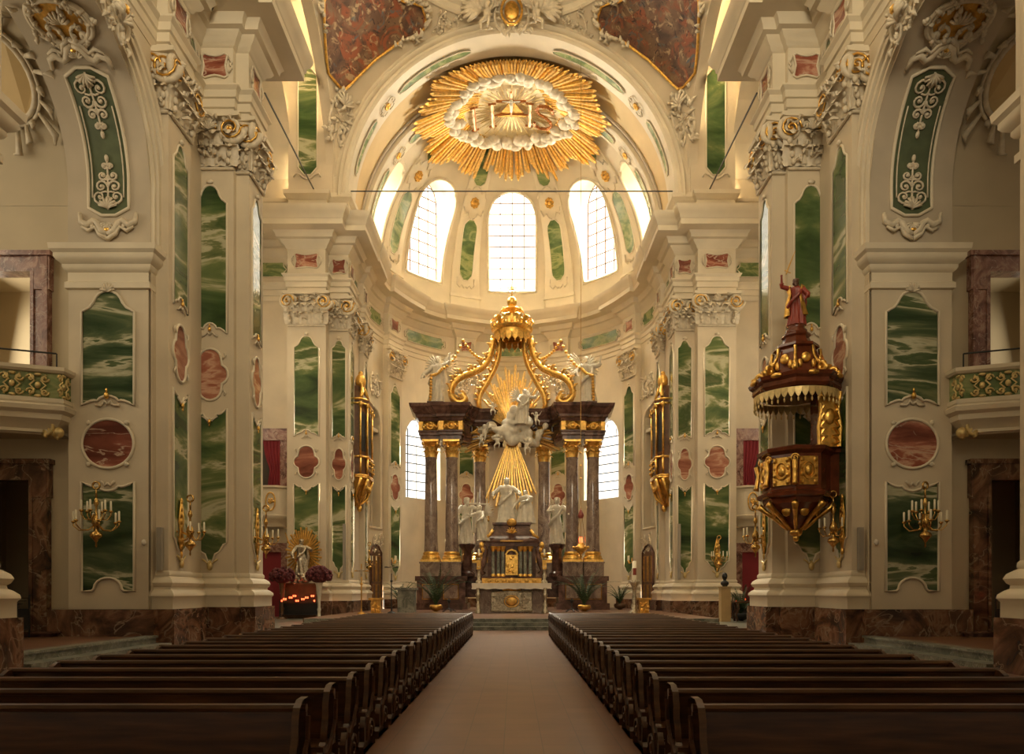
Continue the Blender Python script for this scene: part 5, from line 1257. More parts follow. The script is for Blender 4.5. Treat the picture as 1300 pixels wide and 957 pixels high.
# ------------------------------------------------------------------ oratory boxes beside the chancel
for s,side in ((-1,'left'),(1,'right')):
    t=thing('oratory_box','brown and gilded glazed oratory box hung on the %s chancel pier'%side,'oratory',(s*8.5,41.8,5.6))
    def br(d,z,w=1.15): return [(s*8.95,41.85-w,z),(s*(8.9-d*.5),41.85-w,z),(s*(8.98-d*.88),41.85-w*.6,z),(s*(8.98-d*.88),41.85+w*.6,z),(s*(8.9-d*.5),41.85+w,z),(s*8.95,41.85+w,z)]
    mb=MB(); mb.grid([br(d,z) for d,z in ((.95,7.9),(1.0,8.0),(.92,8.1),(.9,8.2),(.9,9.0),(1.0,9.1),(.88,9.2),(.88,11.9),(1.0,12.0),(1.08,12.1),(1.1,12.3),(.9,12.35))]); mb.build('case','wood',t,True,30)
    mb=MB(); mb.grid([br(d,z,w) for d,z,w in ((.95,7.95,1.15),(.9,7.7,1.05),(.7,7.3,.85),(.5,6.9,.6),(.3,6.6,.4),(.1,6.4,.25))]); mb.build('bracket','gold_dull',t,True,40)
    mb=MB(); mb.grid([br(d,z,w) for d,z,w in ((.95,12.3,1.0),(.8,12.6,.8),(.5,12.9,.55),(.45,13.2,.5))]); mb.build('crest_base','wood',t,True,30)
    mb=MB(); P=br(.98,0)
    for (x,y,_) in P[1:5]:
        mb.tube([(x,y,9.15),(x,y,12.0)],.06,6); mb.blob((x,y,12.0),(.12,.12,.18),8,6); mb.blob((x,y,9.1),(.1,.1,.1)); mb.tube([(x,y,8.15),(x,y,9.0)],.07,6)
        mb.tube([(x,y,7.9),(x+s*.1,y,7.5),(x+s*.3,y,6.9),(s*8.75,41.85,6.45)],[.12,.1,.09,.05],6)
    for z in (8.05,9.08,12.05,12.3,7.95): mb.tube([V((x,y,z)) for x,y,_ in br(1.02,0)],.07,6)
    mb.blob((s*8.6,41.7,13.5),(.3,.35,.45),10,8); mb.blob((s*8.6,41.7,13.95),(.14,.14,.16),8,6)
    for k in (-1,1):
        mb.tube([(s*8.4,41.8+k*.9,12.45),(s*8.4,41.8+k*.7,12.75),(s*8.45,41.8+k*.45,13.1),(s*8.5,41.8+k*.5,13.35)],[.1,.14,.1,.05],6)
    for y in (-.55,0,.55):
        for q in range(3): mb.blob((s*8.0,41.85+y,8.35+.25*q),(.06,.13,.09),6,4); 
        mb.blob((s*7.98,41.85+y,11.7),(.06,.16,.14),6,4); mb.blob((s*8.2,41.85+y*.7,7.4),(.1,.15,.2),6,4)
    mb.blob((s*8.7,41.85,6.3),(.15,.15,.2),8,6); mb.build('gilt_ornament','gold',t,True)
    mb=MB(); Q=br(.9,0)
    for (p,q) in ((Q[1],Q[2]),(Q[2],Q[3]),(Q[3],Q[4])):
        p=V(p);q=V(q); n=(q-p).cross(V((0,0,1))).normalized()*.02*(s)
        for m_ in range(2 if (q-p).length>.8 else 1):
            k=2 if (q-p).length>.8 else 1; a=p.lerp(q,(m_+.15)/k); b_=p.lerp(q,(m_+.85)/k)
            pts=[a+V((0,0,9.4)),b_+V((0,0,9.4)),b_+V((0,0,11.4)),(a+b_)/2+V((0,0,11.65)),a+V((0,0,11.4))]
            for sg in (-1,1):
                o=len(mb.v); mb.v+=[tuple(x+n*sg) for x in pts]; mb.f.append(tuple(range(o,o+5)))
    mb.build('glazing','black',t)

# ------------------------------------------------------------------ galleries in the side chapels and transept
for s,side in ((-1,'left'),(1,'right')):
    t=thing('gallery_balcony','bowed cream balcony with gilded openwork scrolls over green panels in the %s chapel'%side,'balcony',(s*15,21.3,6.9))
    # bowed plan from the pier outwards
    def bal(o,n=18): 
        res=[]
        for i in range(n+1):
            q=i/n; x=12.9+q*5.4; y=21.45-(.55+1.1*sin(PI*min(1,q*1.15)*.5)); res.append((x,y))
        return res
    pth=[(12.9,21.7)]+bal(0)
    prof=[(-.02,6.05),(.05,6.1),(.02,6.2),(.15,6.35),(.28,6.45),(.3,6.6),(.42,6.68),(.45,6.8),(.36,6.86),(.36,6.93),(-.3,6.93)]
    mb=MB(); sweep(mb,[(o-.1,z) for o,z in prof],[(s*x,y) for x,y in pth],-s); mb.build('corbel_moulding','cream_light',t,True,40)
    mb=MB(); sweep(mb,[(.2,6.93),(.2,7.78),(.08,7.78),(.08,6.93)],[(s*x,y) for x,y in pth],-s); mb.build('parapet_panel','green_pale',t)
    mb=MB(); sweep(mb,[(.14,6.9),(.28,6.9),(.28,7.02),(.14,7.02)],[(s*x,y) for x,y in pth],-s); sweep(mb,[(.14,7.72),(.28,7.74),(.33,7.8),(.33,7.9),(.02,7.9),(.02,7.76)],[(s*x,y) for x,y in pth],-s); mb.build('parapet_rails','cream_light',t)
    q=offset_path([(s*x,y) for x,y in pth],.24,-s); orn=MB()
    P=[V((p[0],p[1],0)) for p in q]; 
    L=[0]
    for a,b in zip(P[:-1],P[1:]): L.append(L[-1]+(b-a).length)
    def along(d):
        for i in range(len(P)-1):
            if L[i+1]>=d: 
                u_=(d-L[i])/max(1e-6,L[i+1]-L[i]); tt=(P[i+1]-P[i]).normalized(); return P[i].lerp(P[i+1],u_),tt
        return P[-1],(P[-1]-P[-2]).normalized()
    d=.95; k=0
    while d<L[-1]-.3:
        p,tt=along(d); n=V((tt.y,-tt.x,0)); n=n if n.y<0 else -n; f=frame(p+V((0,0,7.36)),tt,n)
        for sg in (-1,1):
            for vv in (-1,1): orn.ftube(f,[(sg*(.17+x),vv*(.19+y)) for x,y in spiral(.11,1.3,12,vv*sg)],.028,5,c=.03)
            orn.ftube(f,[(sg*.2,-.3),(sg*.08,-.12),(sg*.2,0),(sg*.08,.12),(sg*.2,.3)],.028,5,c=.03)
        orn.fblob(f,0,0,.03,(.08,.1,.05),6,4); orn.fblob(f,0,.3,.03,(.1,.05,.04),6,4); orn.fblob(f,0,-.3,.03,(.1,.05,.04),6,4)
        d+=.62
    orn.build('gilt_openwork','gilt_cream',t,True)
    mb=MB(); mb.tube([V((p[0],p[1],8.32)) for p in offset_path([(s*x,y) for x,y in pth[1:]],.15,-s)],.025,6)
    for i in (0,6,12,18): 
        p=offset_path([(s*x,y) for x,y in pth[1:]],.15,-s)[i]; mb.tube([(p[0],p[1],7.9),(p[0],p[1],8.32)],.02,5)
    mb.build('handrail','black',t)
    mb=MB(); f=face_cam(s,12.98,20.98); cscroll(mb,f,0,6.35,.26,.62,.08,.05,flip=s); mb.fblob(f,-s*.08,6.12,.05,(.16,.16,.14)); mb.fblob(f,-s*.02,6.62,.05,(.12,.14,.12)); cscroll(mb,f,s*.2,6.3,.2,.5,.06,.12,flip=-s); mb.build('corner_scroll','gilt_cream',t,True)
    mb=MB(); 
    mb.add([(s*x,y,6.1) for x,y in pth]+[(s*18.3,21.7,6.1)],[tuple(range(len(pth)+1))]); mb.build('underside','chapel',t)
    # transept gallery with curtain
    t=thing('transept_balcony','small cream balcony with gilded parapet on the transept wall behind the %s nave pier'%side,'balcony',(s*13,39,4.9))
    pth=[(12.0,39.9),(12.0,39.3),(12.5,38.9),(15.5,38.9),(15.9,39.9)]
    mb=MB(); sweep(mb,[(-.35,5.0),(-.2,5.05),(-.15,5.25),(0,5.4),(.1,5.5),(.12,5.62),(0,5.66),(-.3,5.66)],mir(pth,s),-s); sweep(mb,[(0,5.66),(0,7.05),(.1,7.1),(.1,7.2),(-.1,7.2)],mir(pth,s),-s); mb.build('parapet','cream_light',t,True,40)
    mb=MB()
    for x in (12.8,13.5,14.2,14.9):
        f=face_cam(s,x,38.88); mb.ftube(f,ellipse(.5,.95,6.35,16),.04,5,True,c=.02)
        for a,b in spiral(.15,1.2,8): mb.fblob(f,a,6.35+b,.02,(.06,.07,.03),6,4)
    mb.build('gilt_openwork','gold',t,True)
    o=MB()
    for (x0,x1,z0,z1) in ((12.0,12.55,7.2,10.3),(14.9,15.5,7.2,10.3),(12.0,15.5,9.75,10.4)): o.box(s*x0,s*x1,39.7-(.03 if z1>10.35 else 0),39.95,z0,z1)
    struct(o.build('trim_9','redframe'))
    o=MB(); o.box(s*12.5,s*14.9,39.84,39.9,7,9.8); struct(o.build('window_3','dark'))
    t=thing('curtain','crimson curtain hanging in the gallery window of the transept on the %s'%side,'curtain',(s*12.8,39.8,7.2))
    mb=MB(); rows=[]
    for z,w in ((9.75,.95),(9,.85),(8.2,.6),(7.3,.7)): rows.append([(s*(12.55+w*i/24),39.75-.05*sin(i*1.3),z) for i in range(25)])
    mb.grid(rows); mb.build('cloth','curtain',t,True)
    o=MB()
    for (x0,x1,z0,z1) in ((12.0,12.5,.2,4.1),(14.7,15.2,.2,4.1),(12.0,15.2,3.7,4.2)): o.box(s*x0,s*x1,39.7-(.03 if z1>4.15 else 0),39.95,z0,z1)
    struct(o.build('trim_10','redframe')); o=MB(); o.box(s*12.5,s*14.7,39.84,39.9,.2,3.7); o.tube([(s*13.6,39.83,.3),(s*13.6,39.83,3.7)],.05,5); struct(o.build('door_3','curtain'))
# ------------------------------------------------------------------ pews
def pew_end(mb,x,s,th=.05,zs=1.0):
    """shaped baroque bench end in the y-z plane at x"""
    o=[(-.36,0),(-.36,.08),(-.31,.12),(-.32,.26),(-.26,.36),(-.17,.42),(-.14,.52),(-.10,.60),(-.10,.70),(-.06,.80),(.02,.845),(.14,.85),(.22,.82),(.24,.76),(.19,.68),(.17,.58),(.21,.46),(.22,.3),(.20,.14),(.24,.1),(.24,0)]
    plate(mb,lambda a,b,c: V((x+s*c,a,b*zs)),o,0,th)
def make_pew(s):
    t=thing('pew','pew','pew',(0,0,0))
    xi,xo=s*1.36,s*5.12
    mb=MB(); pew_end(mb,xi,s); mb.tube([(xi-s*.01,y,z) for y,z in [(-.05+a,.2+b) for a,b in spiral(.12,1.4,12)]],.015,5); mb.tube([(xi-s*.01,-.24,.12),(xi-s*.01,-.2,.34),(xi-s*.01,-.05,.42),(xi-s*.01,.08,.55),(xi-s*.01,.1,.72)],.018,5); mb.build('aisle_end','pew',t,True,30)
    mb=MB(); pew_end(mb,xo,-s,.05,.93); mb.build('wall_end','pew',t,True,30)
    a,b=min(xi,xo),max(xi,xo)
    mb=MB(); mb.box(a,b,.09,.12,.36,.76); mb.tube([(a,.1,.775),(b,.1,.775)],[.032]*2,8); mb.box(a,b,.085,.125,.40,.44); mb.build('backrest','pew',t,True,30)
    mb=MB(); rows=[(.12,.74),(.12,.765),(.30,.715),(.30,.695)]; mb.grid([[(x,y,z) for y,z in rows+[rows[0]]] for x in (a+.03,b-.03)]); mb.build('book_ledge','pew',t)
    mb=MB(); mb.box(a,b,-.26,.08,.36,.40); mb.box(a,b,-.26,-.23,.30,.37); mb.build('seat','pew',t)
    mb=MB(); mb.box(a+.1,b-.1,.22,.38,.12,.15); mb.box(a+.1,b-.1,.36,.39,.10,.17); mb.build('kneeler','pew',t)
    return t
ordn=['first','second','third','fourth','fifth','sixth','seventh','eighth','ninth','tenth','eleventh','twelfth','thirteenth','fourteenth','fifteenth','sixteenth','seventeenth','eighteenth','nineteenth','twentieth','twenty-first','twenty-second','twenty-third','twenty-fourth','twenty-fifth','twenty-sixth','twenty-seventh','twenty-eighth']
for s,side in ((-1,'left'),(1,'right')):
    proto=make_pew(s); NP=27
    for i in range(NP):
        o=proto if i==0 else tree_copy(proto)
        y=26.0-.805*i; o.location=(0,y,0)
        o['label']='dark brown pew %s of the aisle, %s row counted from the altar'%(side,ordn[i]); o['group']='pews %s of the aisle'%side

# ------------------------------------------------------------------ wall chandeliers and sconces
def make_candelabrum(n=6,r=.64,tiers=2):
    t=thing('x','x','candelabrum',(0,0,0))
    mb=MB(); mb.lathe([(.0,-.75),(.03,-.7),(.02,-.6),(.09,-.5),(.17,-.42),(.15,-.34),(.05,-.28),(.04,-.2),(.09,-.1),(.12,0),(.08,.12),(.03,.2),(.03,.4),(.07,.5),(.05,.6),(.02,.65)],(0,0,0),12); mb.tube([(0,.1,.95),(0,0,.9),(0,0,.62)],.025,6); mb.tube([(a,0,1.0+b) for a,b in ellipse(.2,.2,0,12)],.03,5,True); mb.build('stem','brass',t,True)
    for k in range(n*tiers):
        tier=k//n; an=2*PI*(k+.5*tier)/n; rr=r*(1 if tier==0 else .6); z0=-.1+.3*tier; c,s_=cos(an),sin(an)*.75
        mb=MB(); mb.tube([(.06*c,.06*s_,z0),(rr*.35*c,rr*.35*s_,z0-.15),(rr*.75*c,rr*.75*s_,z0-.16),(rr*c,rr*s_,z0-.02),(rr*c,rr*s_,z0+.06)],.018,5); mb.lathe([(.02,z0+.04),(.06,z0+.08),(.06,z0+.1),(.025,z0+.12)],(rr*c,rr*s_,0),8); a=mb.build('arm','brass',t,True)
        mb=MB(); mb.lathe([(.028,z0+.11),(.028,z0+.37),(0,z0+.39)],(rr*c,rr*s_,0),7); mb.build('candle','candle',a,True)
    return t
p0=make_candelabrum()
def putc(src,first,name,label,cat,group,loc,rz=0,sc=1):
    o=src if first else tree_copy(src); o.name=name; o['label']=label; o['category']=cat
    if group: o['group']=group
    o.location=loc; o.rotation_euler=(0,0,rz); o.scale=(sc,)*3; return o
putc(p0,True,'wall_chandelier','brass candle chandelier hanging before the gallery pier left of the pews','chandelier','brass wall chandeliers',(-11.58,20.5,3.55),0,1.0)
putc(p0,False,'wall_chandelier','brass candle chandelier hanging before the gallery pier right of the pews','chandelier','brass wall chandeliers',(11.62,20.5,3.55),.4,1.0)
p1=make_candelabrum(5,.42,1)
def bracket(parentloc): pass
first=True
for (x,y,z,lb,cam) in ((-9.7,22.2,3.4,'on the first nave pilaster left of the pews',0),(-8.45,25.3,3.45,'on the last nave pilaster left, by the dark transept',0),(9.7,22.0,3.5,'on the right nave pier just below the pulpit basket',0),(8.45,25.3,3.5,'on the last nave pilaster right, left of the pulpit foot',0),(10.87,38.4,3.4,'on the right chancel pier, low on its green panel',1),(-8.5,43.65,3.4,'on the left chancel wall under the gilded box',0)):
    o=putc(p1,first,'wall_sconce','gilt brass candle sconce '+lb,'sconce','gilt wall sconces',(x,y,z),0,1.0); first=False
    mb=MB(); s=1 if x>0 else -1
    if cam: f=frame((x,38.78,z),(1,0,0),(0,-1,0))
    else: f=frame((x+s*.30 if abs(x)>8.6 else x+s*.33,y,z),(0,1,0),(-s,0,0))
    for k in range(9): mb.fblob(f,0,-.7+.2*k,.03,(.10-.012*abs(k-4),.12,.05),7,5)
    for k in (-1,1): mb.ftube(f,[(k*.02,-.6),(k*.14,-.3),(k*.06,0),(k*.14,.35),(k*.03,.9)],.03,5,c=.03)
    mb.tube([f(0,0,.03),f(0,-.1,.2),f(0,0,.33)],.03,5); b=mb.build('back_plate','gold',o,True)
for (x,y,lb) in ((-7.98,48.0,'on the left apse pilaster'),(7.98,48.0,'on the right apse pilaster')):
    t=thing('small_sconce','small gilt candle sconce '+lb,'sconce',(x,y,3.6),'small apse sconces'); s=1 if x>0 else -1
    mb=MB(); mb.blob((x-s*.05,y-.02,3.6),(.12,.12,.3),8,6)
    for k in (-1,0,1): mb.tube([(x-s*.05,y,3.5),(x-s*.3,y+k*.2,3.4),(x-s*.35,y+k*.25,3.6)],.025,5)
    mb.build('arms','gold',t,True)
    mb=MB()
    for k in (-1,0,1): mb.lathe([(.03,3.6),(.03,3.9),(0,3.92)],(x-s*.35,y+k*.25,0),6)
    mb.build('candles','candle',t,True)
# column loudspeakers
for (x,y,lb,n) in ((-10.22,21.42,'on the left gallery pier corner',(0,-1,0)),(10.22,21.42,'on the right gallery pier corner',(0,-1,0)),(-9.0,39.42,'on the left chancel pier',(0,-1,0)),(9.0,39.42,'on the right chancel pier',(0,-1,0))):
    t=thing('column_loudspeaker','slim grey column loudspeaker '+lb,'loudspeaker',(x,y,2.2),'column loudspeakers')
    z0=2.2; H=1.25 if y<30 else 3.0; w=.07; mb=MB(); mb.box(x-w,x+w,y-.12,y+.02,z0,z0+H); mb.build('case','speaker',t)
    mb=MB(); mb.box(x-w*.75,x+w*.75,y-.13,y-.12,z0+.05,z0+H-.05); mb.build('grille','speaker',t)
for s in (-1,1):
    t=thing('wall_sensor','small white round device beside the %s column loudspeaker'%('left' if s<0 else 'right'),'sensor',(s*10.5,21.15,3))
    mb=MB(); mb.blob((s*10.56,21.12,3.0),(.07,.06,.09),10,8); mb.build('housing','cloth',t,True)
# saint in gilded glory and candle stands, left transept
t=thing('gilded_madonna','silver gilt figure standing before a golden sunray oval above the candle rack','statue',(-10.9,38.2,2.0))
figure('body',t,(-10.9,38.0,2.4),1.9,.2,'silver',((.25,.15,.7),(-.2,.25,.5)),seed=41,vox=.03)
mb=MB()
for k in range(40):
    an=2*PI*k/40; L=1.0+.12*(k%2); mb.tube([(-10.9+.3*cos(an),38.35,3.55+.4*sin(an)),(-10.9+.85*L*cos(an),38.4,3.55+1.25*L*sin(an))],[.05,.06],5)
mb.build('sunray_oval','gold_dull',t)
mb=MB(); rnd=random.Random(9)
for k in range(26): mb.blob((-10.9+rnd.uniform(-.5,.5),38.0+rnd.uniform(-.2,.2),2.25+rnd.uniform(-.25,.25)),rnd.uniform(.1,.2),7,5)
mb.build('cloud_foot','silver',t,True)
mb=MB(); mb.box(-11.7,-10.1,37.8,38.5,.18,1.95); mb.box(-11.85,-9.95,37.7,38.5,1.9,2.0); mb.build('plinth','wood',t)
mb=MB(); mb.tube([(-11.1,37.8,3.0),(-11.65,37.7,4.6)],.03,5); mb.build('sceptre','gold',t)
def votive(name,label,x,y,z0,w,n,seed):
    t=thing(name,label,'candle rack',(x,y,z0)); mb=MB()
    for sx in (-1,1):
        for dy in (0,.5): mb.tube([(x+sx*w/2,y+dy,z0),(x+sx*w/2,y+dy,z0+.95+dy*.5)],.025,5)
    for k in range(4): mb.box(x-w/2,x+w/2,y+.14*k-.02,y+.14*k+.1,z0+.85+.08*k,z0+.87+.08*k)
    mb.box(x-w/2,x+w/2,y,y+.5,z0+.2,z0+.23); mb.box(x-w/2,x+w/2,y+.5,y+.52,z0+.2,z0+.8)
    mb.build('frame','black',t); rnd=random.Random(seed)
    for k in range(n):
        a=x-w/2+.08+(w-.16)*((k*.618)%1); r=k%4; b=y+.14*r+.04; z=z0+.87+.08*r
        mb=MB(); mb.lathe([(.03,z),(.04,z+.08),(.035,z+.1)],(a,b,0),8); mb.lathe([(.03,z+.01),(.0,z+.07)],(a,b,0),6); mb.build('votive_light','redlight',t)
votive('votive_rack','black iron rack with glowing red votive lights below the silver gilt figure','x' and -10.75,37.0,.18,1.9,16,1)
votive('votive_rack','black iron candle rack by the right chapel door with a few red lights',14.15,20.0,.3,1.1,5,2)
votive('votive_rack','dark unlit candle rack standing in the left chapel doorway',-13.9,20.0,.3,.9,0,3)
votive('votive_rack','dark iron candle stand on the right transept step beside the potted bush',11.6,36.5,.18,.9,2,4)
# flower balls
for (x,y,lb) in ((-11.65,37.2,'on a brown stand left of the red votive lights'),(-9.35,35.6,'on a pale stand by the left chancel pier')):
    t=thing('flower_stand','dark red ball of flowers '+lb,'flower stand',(x,y,.18),'flower stands')
    mb=MB(); mb.lathe([(.28,.18),(.26,.25),(.08,.35),(.07,.6),(.1,.7),(.06,.8),(.08,1.3),(.16,1.9),(.2,2.0)],(x,y,0),12); mb.build('stand','statue' if x>-10 else 'wood',t,True)
    mb=MB(); rnd=random.Random(int(x*10))
    for k in range(130):
        th=rnd.uniform(0,2*PI); ph=math.acos(rnd.uniform(-.5,1)); r=.58
        mb.blob((x+r*sin(ph)*cos(th),y+r*sin(ph)*sin(th),2.35+.42*cos(ph)),.09,5,4)
    mb.blob((x,y,2.35),(.52,.52,.38)); mb.build('flowers','flower',t,True)
# palms in gilt bowls
def palm(x,y,z,H,label,nf=16,seed=0,name='potted_palm',pot='gold',group=None,pr=.38):
    t=thing(name,label,'plant',(x,y,z),group); rnd=random.Random(seed)
    mb=MB(); mb.lathe([(.12,0),(.14,.03),(pr*.8,.10),(pr,.22),(pr*.93,.34),(pr*.85,.36),(pr*.8,.3),(0,.28)],(x,y,z),18); mb.build('pot',pot,t,True,50)
    mb=MB()
    for k in range(nf):
        an=2*PI*k/nf+rnd.uniform(-.2,.2); L=H*rnd.uniform(.7,1.05); sp=rnd.uniform(.35,.95); pts=[]
        for i in range(9):
            q=i/8; r=L*sp*q*(.6+.4*q); zz=z+.3+L*(1.15*q-.62*sp*q*q*1.3); pts.append(V((x+r*cos(an),y+r*sin(an),zz)))
        mb.tube(pts,[.018*(1-.7*i/8) for i in range(9)],4)
        for i in range(2,9):
            t_=(pts[i]-pts[i-1]).normalized(); sd=t_.cross(V((0,0,1)))
            if sd.length<.05: sd=V((1,0,0))
            sd.normalize()
            for m_ in (0,.5):
                pp=pts[i-1].lerp(pts[i],m_)
                for sg in (-1,1):
                    l=.30*H*.5*(1-.08*i); a=pp; b=pp+sd*sg*l*.8+t_*l*.6-V((0,0,.1*l)); w=t_*.03
                    mb.add([a-w,a+w,b],[(0,1,2)])
    mb.build('fronds','leafm',t); return t
palm(-4.3,41.5,FZ,2.7,'feathery palm in a gilt bowl on the sanctuary floor left of the altar table',nf=22,seed=1,group='sanctuary palms')
palm(4.1,41.5,FZ,2.7,'feathery palm in a gilt bowl on the sanctuary floor right of the altar table',nf=22,seed=2,group='sanctuary palms')
palm(-6.9,45.5,FZ,1.9,'low spreading palm in a brown pot beside the marble stand at left',seed=3,pot='wood')
palm(6.7,45.5,FZ,1.8,'low spreading palm in a brown pot near the paschal candle',seed=4,pot='wood')
palm(10.9,34.8,.18,1.6,'dark bushy plant in a pot in the right transept behind the bench',nf=24,seed=5,name='potted_bush',pot='black')
# sanctuary furniture
t=thing('paschal_candle','tall paschal candle with red mark on an ornate silver stand','candlestick',(6.2,37,FZ))
mb=MB(); mb.lathe([(.32,FZ),(.3,.55),(.14,.65),(.18,.85),(.1,1.0),(.14,1.3),(.09,1.5),(.13,1.8),(.22,1.95),(.26,2.05),(.1,2.08)],(6.2,37,0),14)
for k in range(3): an=2*PI*k/3; mb.blob((6.2+.25*cos(an),37+.25*sin(an),.52),.09,7,5)
for k in range(12): an=2*PI*k/12; mb.tube([(6.2+.22*cos(an),37+.22*sin(an),1.98),(6.2+.3*cos(an),37+.3*sin(an),2.16)],.02,4)
mb.build('stand','silver',t,True); mb=MB(); mb.lathe([(.11,2.05),(.11,3.1),(.02,3.12)],(6.2,37,0),12); c=mb.build('candle','candle',t,True)
mb=MB(); mb.lathe([(.113,2.4),(.113,2.75)],(6.2,37,0),12,PI*1.2,PI*1.8); mb.build('red_mark','redrobe',c,True)
for (x,y,lb) in ((-6.75,36.5,'gilded carved cube stand standing left at the chancel pier foot'),(6.6,36.6,'gilded carved cube stand just right of the paschal candle')):
    t=thing('gilded_stand',lb,'stand',(x,y,FZ),'gilded cube stands'); mb=MB(); mb.box(x-.3,x+.3,y-.3,y+.3,FZ,FZ+.06); mb.box(x-.22,x+.22,y-.22,y+.22,FZ+.06,FZ+.7); mb.box(x-.32,x+.32,y-.32,y+.32,FZ+.7,FZ+.8); mb.build('body','gold_dull',t)
    mb=MB(); rnd=random.Random(3)
    for k in range(20): mb.blob((x+rnd.uniform(-.2,.2),y-.23,FZ+rnd.uniform(.12,.62)),(.06,.05,.07),6,4)
    mb.build('carving','gold',t,True)
for (x,y,H,lb,mt) in ((-7.5,36.6,2.5,'slender gilt processional cross at the left chancel pier','gold_dull'),(-6.15,37.5,2.75,'dark standing crucifix left of the high altar','black')):
    t=thing('standing_cross',lb,'cross',(x,y,FZ)); mb=MB(); mb.lathe([(.22,0),(.2,.05),(.05,.12),(.035,.3)],(x,y,FZ),12); mb.tube([(x,y,FZ+.2),(x,y,FZ+H)],.03,6); mb.tube([(x-.35,y,FZ+H*.86),(x+.35,y,FZ+H*.86)],.03,6); mb.blob((x,y,FZ+H*.6),.07); mb.build('shaft',mt,t,True,50)
    mb=MB(); mb.blob((x,y-.05,FZ+H*.80),(.05,.04,.17),8,6); mb.blob((x,y-.05,FZ+H*.88),.045); 
    for s in (-1,1): mb.tube([(x,y-.05,FZ+H*.85),(x+s*.26,y-.05,FZ+H*.88)],[.03,.018],5)
    mb.build('corpus','silver',t,True)
t=thing('marble_stand','small grey marble table beside the palm at left','table',(-5.6,39.2,FZ))
mb=MB(); mb.box(-6.15,-5.05,38.7,39.6,FZ+1.2,FZ+1.32); mb.build('top','greymarble',t); mb=MB(); mb.box(-6.05,-5.15,38.8,39.5,FZ,FZ+1.2); mb.build('block','greymarble',t)
for (x,y,lb) in ((-3.45,40.2,'left of the altar table, beside the palm bowl'),(3.3,40.2,'right of the altar table, beside the palm bowl')):
    t=thing('floor_lamp_stand','low black stand on spread legs '+lb,'stand',(x,y,FZ),'black spotlight stands'); mb=MB(); mb.tube([(x,y,FZ+.15),(x,y,FZ+.55)],.03,5); mb.blob((x,y,FZ+.6),(.1,.1,.12))
    for k in range(5): an=2*PI*k/5; mb.tube([(x,y,FZ+.2),(x+.4*cos(an),y+.4*sin(an),FZ+.02)],.025,5)
    mb.build('legs','black',t)
t=thing('bust_pedestal','slim pale wooden post carrying a small dark bust beside the right chancel pier','pedestal',(9.9,34,.18))
mb=MB(); mb.box(9.68,10.12,33.8,34.2,.18,1.75); mb.box(9.64,10.16,33.76,34.24,1.75,1.8); mb.build('post',plain('pale_wood',(.42,.29,.13),.5,var=.15),t)
t=thing('bronze_bust','small dark bronze bust on top of the pale wooden post','bust',(9.9,34,1.8))
mb=MB(); mb.blob((9.9,34,2.28),(.13,.14,.18),12,9); mb.blob((9.9,34,1.95),(.2,.14,.14),10,8); mb.tube([(9.9,34,1.95),(9.9,34,2.2)],.07,8); mb.blob((9.9,33.86,2.26),(.03,.04,.04)); mb.box(9.8,10.0,33.9,34.1,1.79,1.88); fused(mb,'head','black',t,.02,2)
t=thing('kneeling_bench','dark wooden bench with curved legs in front of the right transept','bench',(10.9,33.8,.18))
mb=MB(); mb.box(10.3,11.7,33.6,34.2,1.05,1.12); mb.build('top','pew',t)
for x in (10.4,11.6):
    for y in (33.68,34.12): mb=MB(); mb.tube([(x,y,1.05),(x+.05,y,.8),(x-.06,y,.5),(x,y,.2)],[.06,.05,.04,.05],6); mb.build('leg','pew',t,True)
# sanctuary lamp
t=thing('sanctuary_lamp','red glass sanctuary lamp on a long thin chain right of the altar columns','hanging lamp',(3.8,40.3,3.9))
mb=MB(); mb.tube([(3.8,40.3,31.5),(3.8,40.3,6.2)],.012,4)
for k in range(3): an=2*PI*k/3+.4; mb.tube([(3.8,40.3,6.2),(3.8+.3*cos(an),40.3+.3*sin(an),4.2)],.012,4)
for z in (9.2,8.5,7.8): mb.blob((3.8,40.3,z),.06,6,5)
mb.build('chain','brass',t)
mb=MB(); mb.lathe([(.02,3.4),(.08,3.5),(.05,3.6),(.2,3.75),(.38,3.9),(.36,4.02),(.2,4.1),(.14,4.25)],(3.8,40.3,0),14)
for k in range(6): an=2*PI*k/6; mb.blob((3.8+.4*cos(an),40.3+.4*sin(an),4.0),.08,7,5)
mb.build('bowl','gold',t,True); mb=MB(); mb.lathe([(.08,4.2),(.11,4.4),(.09,4.55)],(3.8,40.3,0),10); mb.build('red_glass','redlight',t,True)
mb=MB(); mb.lathe([(.03,6.1),(.18,5.75),(.12,5.6)],(3.8,40.3,0),10); mb.build('canopy_cap','redrobe',t,True)
# tie rods
t=thing('tie_rod','thin iron tie rod spanning the chancel arch at its springing','tie rod',(0,39.3,23.3)); mb=MB(); mb.tube([(-8.7,39.6,23.2),(8.7,39.6,23.2)],.035,5); mb.build('rod','black',t)
for s in (-1,1):
    t=thing('tie_rod','thin iron rod slanting from the %s nave cornice to the chancel pier top'%('left' if s<0 else 'right'),'tie rod',(s*9,33,22),'slanting rods')
    mb=MB(); mb.tube([(s*8.9,26.5,19.6),(s*10.5,38.8,22.9)],.035,5); mb.build('rod','black',t)
# ------------------------------------------------------------------ nave vault, organ end
mb=MB(); mb.add([(10.6*cos(PI*i/24),y,22.4+8*sin(PI*i/24)) for y in (-8,25.4) for i in range(25)],[(i,i+1,26+i,25+i) for i in range(24)]); struct(mb.build('ceiling_nave','cream_light'))
mb=MB(); mb.box(-19,19,-8.3,-8,0,31); struct(mb.build('wall_back','cream'))
for s,side in ((-1,'left'),(1,'right')):
    mb=MB(); mb.box(s*10.5,s*10.8,-8,6,0,23); struct(mb.build('wall_nave_'+side,'cream'))
